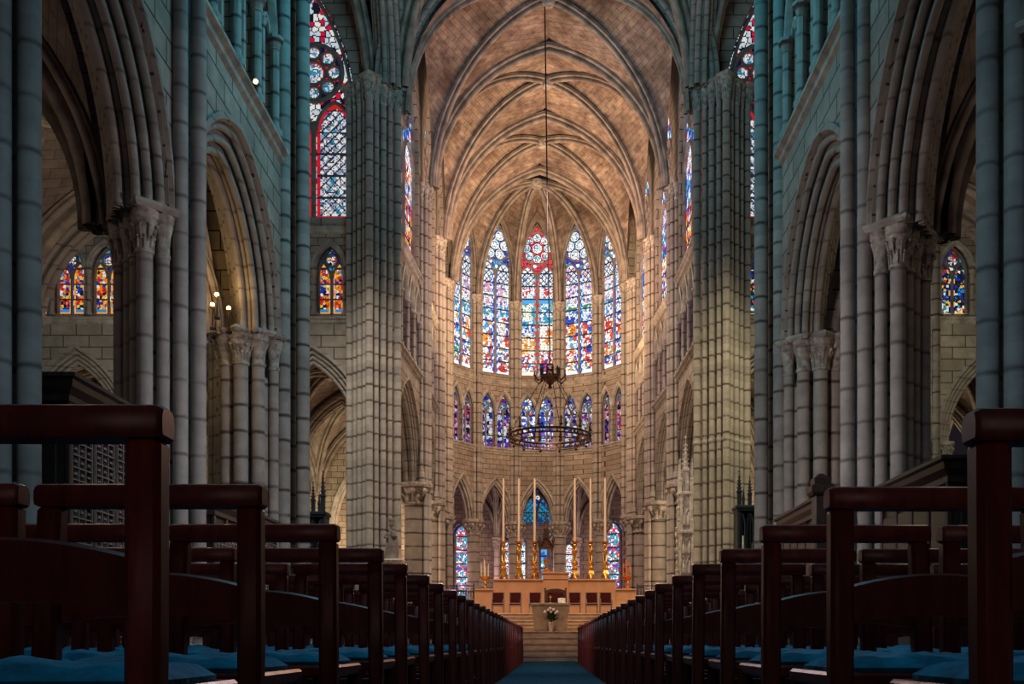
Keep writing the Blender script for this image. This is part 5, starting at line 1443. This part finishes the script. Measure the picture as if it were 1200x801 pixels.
# lamps on the left
for i, (px, py, yy) in enumerate(((249, 358, 22.4), (254, 346, 22.7), (268, 362, 22.0))):
    xx = (px - 645) / FPX * yy; zz = CAMZ + (752 - py) / FPX * yy
    t = put('bracket_lamp', (xx, yy, zz), 'small glowing lamp on a thin stem above the left capitals, %s' % ['lowest left', 'highest', 'right one'][i], 'lamp', 'small lamps over the left capitals')
    mb = MB(); mb.tube([(-.0, .02, -.5), (0, 0, -.06)], .018, 6); mb.lathe([(.07, -.52), (.07, -.48), (.02, -.46)], (0, .02, 0), 8); mb.build('stem', M['iron'], t)
    mb = MB(); mb.lathe([(.03, -.07), (.06, -.04), (.065, -.02), (.03, -.03)], (0, 0, 0), 8); mb.build('cup', M['gold'], t)
    mb = MB(); mb.ball((0, 0, .02), .05, 8, 6); mb.build('bulb', M['flame'], t)
    L = bpy.data.lights.new('lamp_glow', 'POINT'); L.energy = 10; L.color = (1, .62, .25); L.shadow_soft_size = .05
    lo = bpy.data.objects.new('lamp_glow', L); lo.location = (xx, yy - .12, zz + .02); COL.objects.link(lo)
yy = 21.6; xx = -6.28
t = put('spotlight', (xx, yy, 12.2), 'tiny bright spotlight standing on the left gallery ledge', 'lamp')
mb = MB(); mb.cbox((0, 0, .06), (.1, .1, .12), .01); mb.build('foot', M['iron'], t, 0)
mb = MB(); mb.lathe([(.06, 0), (.07, .05), (.07, .16), (.05, .18)], (0, 0, .1), 10); mb.build('housing', M['iron'], t)
mb = MB(); mb.ball((.03, -.07, .2), .05, 8, 6); mb.build('bulb', M['flame'], t)
# ------------------------------------------------------------------ light
def aim(o, tgt):
    d = Vector(tgt) - o.location; o.rotation_euler = d.to_track_quat('-Z', 'Y').to_euler()
def area(name, loc, tgt, size, power, col, sy=None, spread=180):
    L = bpy.data.lights.new(name, 'AREA'); L.energy = power; L.color = col; L.size = size
    if sy: L.shape = 'RECTANGLE'; L.size_y = sy
    L.spread = math.radians(spread)
    o = bpy.data.objects.new(name, L); o.location = loc; COL.objects.link(o); aim(o, tgt); return o
def spot(name, loc, tgt, power, col, ang=60, blend=.6, r=.3):
    L = bpy.data.lights.new(name, 'SPOT'); L.energy = power; L.color = col; L.spot_size = math.radians(ang); L.spot_blend = blend; L.shadow_soft_size = r
    o = bpy.data.objects.new(name, L); o.location = loc; COL.objects.link(o); aim(o, tgt); return o
def point(name, loc, power, col, r=.4):
    L = bpy.data.lights.new(name, 'POINT'); L.energy = power; L.color = col; L.shadow_soft_size = r
    o = bpy.data.objects.new(name, L); o.location = loc; COL.objects.link(o); return o
WARM = (1.0, .56, .26); AMBER = (1.0, .66, .36); CREAML = (1.0, .88, .66); TEALL = (.07, .50, .72); MAUVE = (.80, .66, .80); YELW = (1.0, .85, .55)
# floodlights of the choir: from the gallery ledges up into the vault
for i, y in enumerate((41.5, 47.5, 53.0)):
    for sg in (-1, 1):
        spot('choir_floodlight', (cxy(y) + sg * 4.2, y - 1.0, 12.9), (cxy(y) - sg * 2.2, y + 4.0, 26.5), (720, 2300, 2200)[i], (1, .63, .36) if i else (1, .66, .58), 110, .8, .5)
area('apse_glow', (-.6, 50.5, 14.0), (-.7, 60, 20), 3.0, 800, AMBER, 3.0)
area('choir_wash', (-.3, 44.0, 24.0), (-.5, 58, 8), 5.0, 430, (1.0, .54, .44), 4.0, 120)
spot('altar_wall_spot', (-3.6, 42.5, 13.0), (0, 49.5, 4.4), 780, (1.0, .52, .24), 60, .7, .4)
spot('altar_wall_spot', (3.6, 42.5, 13.0), (0, 49.5, 4.4), 780, (1.0, .52, .24), 60, .7, .4)
# added spots raking the crossing piers so their shaft grooves shade
spot('crossing_pier_spot', (-6.0, 27.0, 21.5), (-6.8, 39, 5.0), 7500, (1.0, .90, .78), 46, .9, .5)
spot('crossing_pier_spot', (6.0, 27.0, 21.5), (6.7, 39, 5.0), 8000, (1.0, .87, .56), 46, .9, .5)
area('choir_low_wash', (-.2, 40.5, 19.5), (-.2, 45.5, 6), 2.5, 620, (1.0, .74, .56), 2.0, 130)
# transepts and chapels
point('transept_fill', (-14.5, 34, 11), 300, (.98, .88, .74), 1.0)  # added fill for the left arm, no lamp fixture
point('transept_fill', (14.0, 34, 11), 280, (1.0, .88, .62), 1.0)  # same added fill in the right arm
for x in (-9.2, -13.8, -18.2): point('chapel_fill', (x, 47.8, 6.0), 260, YELW, .6)  # yellow point light in each left chapel, without a fixture
for x in (8.3, 12.7, 17.2): point('chapel_fill', (x, 47.8, 6.0), 240, YELW, .6)  # same for the right chapels, without fixtures
for a in (-55, -28, 0, 28, 55):
    x, y = ap(a, 7.3); point('ambulatory_fill', (x, y, 4.6), 105, (1.0, .60, .66), .4)  # added points that light the slim columns from the apse side
for sg in (-1, 1):
    point('choir_aisle_fill', (sg * 8.6 - .3, 49.5, 5.0), 260, (1.0, .58, .34), .4)  # added to light the far arch jambs, no fixture
    point('choir_aisle_fill', (sg * 8.6 - .3, 43.6, 5.5), 120, (1.0, .66, .42), .4)  # weaker added fill nearer the crossing
spot('monument_spot', (2.0, 40.0, 12.5), (5.95, 44.3, 5.5), 420, (1.0, .84, .7), 40, .8, .2)
# nave: teal daylight from the high windows, a little warm grey lower
area('nave_high_daylight', (3.6, 20.0, 20.5), (-6.4, 21.5, 15.5), 2.0, 330, TEALL, 5.0, 95)
area('nave_high_daylight', (-3.9, 20.0, 20.5), (5.5, 21.5, 15.5), 2.0, 260, TEALL, 5.0, 95)
area('nave_front_daylight', (3.6, 11.0, 20.5), (-6.4, 13, 15), 2.0, 42, TEALL, 6.0, 140)
area('nave_front_daylight', (-3.9, 11.0, 20.5), (5.5, 13, 15), 2.0, 36, TEALL, 6.0, 140)
area('crossing_high_daylight', (-.4, 25.5, 19.0), (-.2, 39, 23), 6.0, 300, (.25, .55, .70), 2.0, 110)
point('aisle_fill', (-10.2, 14.5, 9.0), 30, (.9, .66, .55), .5)  # weak point lights in both aisles, without fixtures
point('aisle_fill', (9.2, 14.5, 9.0), 30, (.9, .66, .55), .5)
point('aisle_fill', (-10.2, 21, 8.5), 36, (.95, .78, .55), .5)
point('aisle_fill', (9.2, 21, 8.5), 36, (.95, .78, .55), .5)
# low mauve light on the lower shafts of the nave and a warm one over the chairs
area('nave_low_light', (3.0, 14, 5), (-6.4, 22, 4.5), 1.5, 120, (.96, .82, .86), 1.5, 100)
area('nave_low_light', (-3.0, 14, 5), (5.6, 22, 4.5), 1.5, 110, (.98, .82, .82), 1.5, 100)
area('west_end_fill', (0, -7, 4.0), (0, 6, .9), 3.0, 9, (1.0, .70, .62), 3.0, 90)  # added behind the camera to light the chair backs
spot('aisle_glow', (.5, 12.0, 3.6), (-1.2, 2.0, .6), 115, (1.0, .50, .32), 60, .8, .25)
spot('aisle_glow', (-.5, 12.0, 3.6), (1.2, 2.0, .6), 80, (.80, .72, .85), 60, .8, .25)
spot('steps_light', (0, 31, 12.5), (0, 39, .8), 3200, (1.0, .50, .25), 60, .8, .3)
area('nave_front_low_light', (2.2, 5, 5), (-6, 12, 4), 1.5, 8, MAUVE, 1.5, 90)
area('nave_front_low_light', (-2.2, 5, 5), (5.2, 12, 4), 1.5, 7, MAUVE, 1.5, 90)
spot('lower_steps_light', (0, 19.5, 10.5), (0, 29.4, .5), 1100, (1.0, .52, .28), 20, .7, .2)
spot('red_vault_spot', (4.0, 36.5, 15), (-4.2, 42.5, 25.5), 700, (1.0, .22, .20), 36, .9, .4)  # added spot that reddens the left vault web
spot('pale_vault_spot', (-4.0, 36.5, 15), (4.2, 42.5, 25.5), 700, (.62, .85, 1.0), 36, .9, .4)  # added pale blue spot on the right vault web
spot('chair_light', (0, 23.5, 8.5), (0, 3.5, .6), 380, (1.0, .60, .46), 50, .6, .3)
area('cushion_fill', (0, 7.0, 13.0), (0, 7.5, 0), 3.0, 190, (.38, .78, 1.0), 8.0, 120)  # added blue area overhead to brighten the cushions
w = bpy.data.worlds.new('dim_daylight'); scene.world = w; w.use_nodes = True
bg = w.node_tree.nodes['Background']; bg.inputs[0].default_value = (.55, .42, .62, 1); bg.inputs[1].default_value = .018

# ------------------------------------------------------------------ camera
cd = bpy.data.cameras.new('camera'); cam = bpy.data.objects.new('camera', cd); COL.objects.link(cam)
cam.location = (0, 0, CAMZ); cam.rotation_euler = (PI / 2, 0, 0)
cd.sensor_width = 36; cd.lens = FPX / 1200 * 36
cd.shift_x = -(645 - 600) / 1200; cd.shift_y = (752 - 400.5) / 1200
cd.clip_start = .05; cd.clip_end = 300
scene.camera = cam
scene.view_settings.view_transform = 'Standard'; scene.view_settings.look = 'None'; scene.view_settings.gamma = 1; scene.view_settings.use_curve_mapping = False
scene.view_settings.exposure = 0.0
cy = scene.cycles
cy.use_denoising = True; cy.max_bounces = 5; cy.diffuse_bounces = 1; cy.glossy_bounces = 2; cy.transmission_bounces = 2; cy.sample_clamp_indirect = 4.0; cy.use_light_tree = True
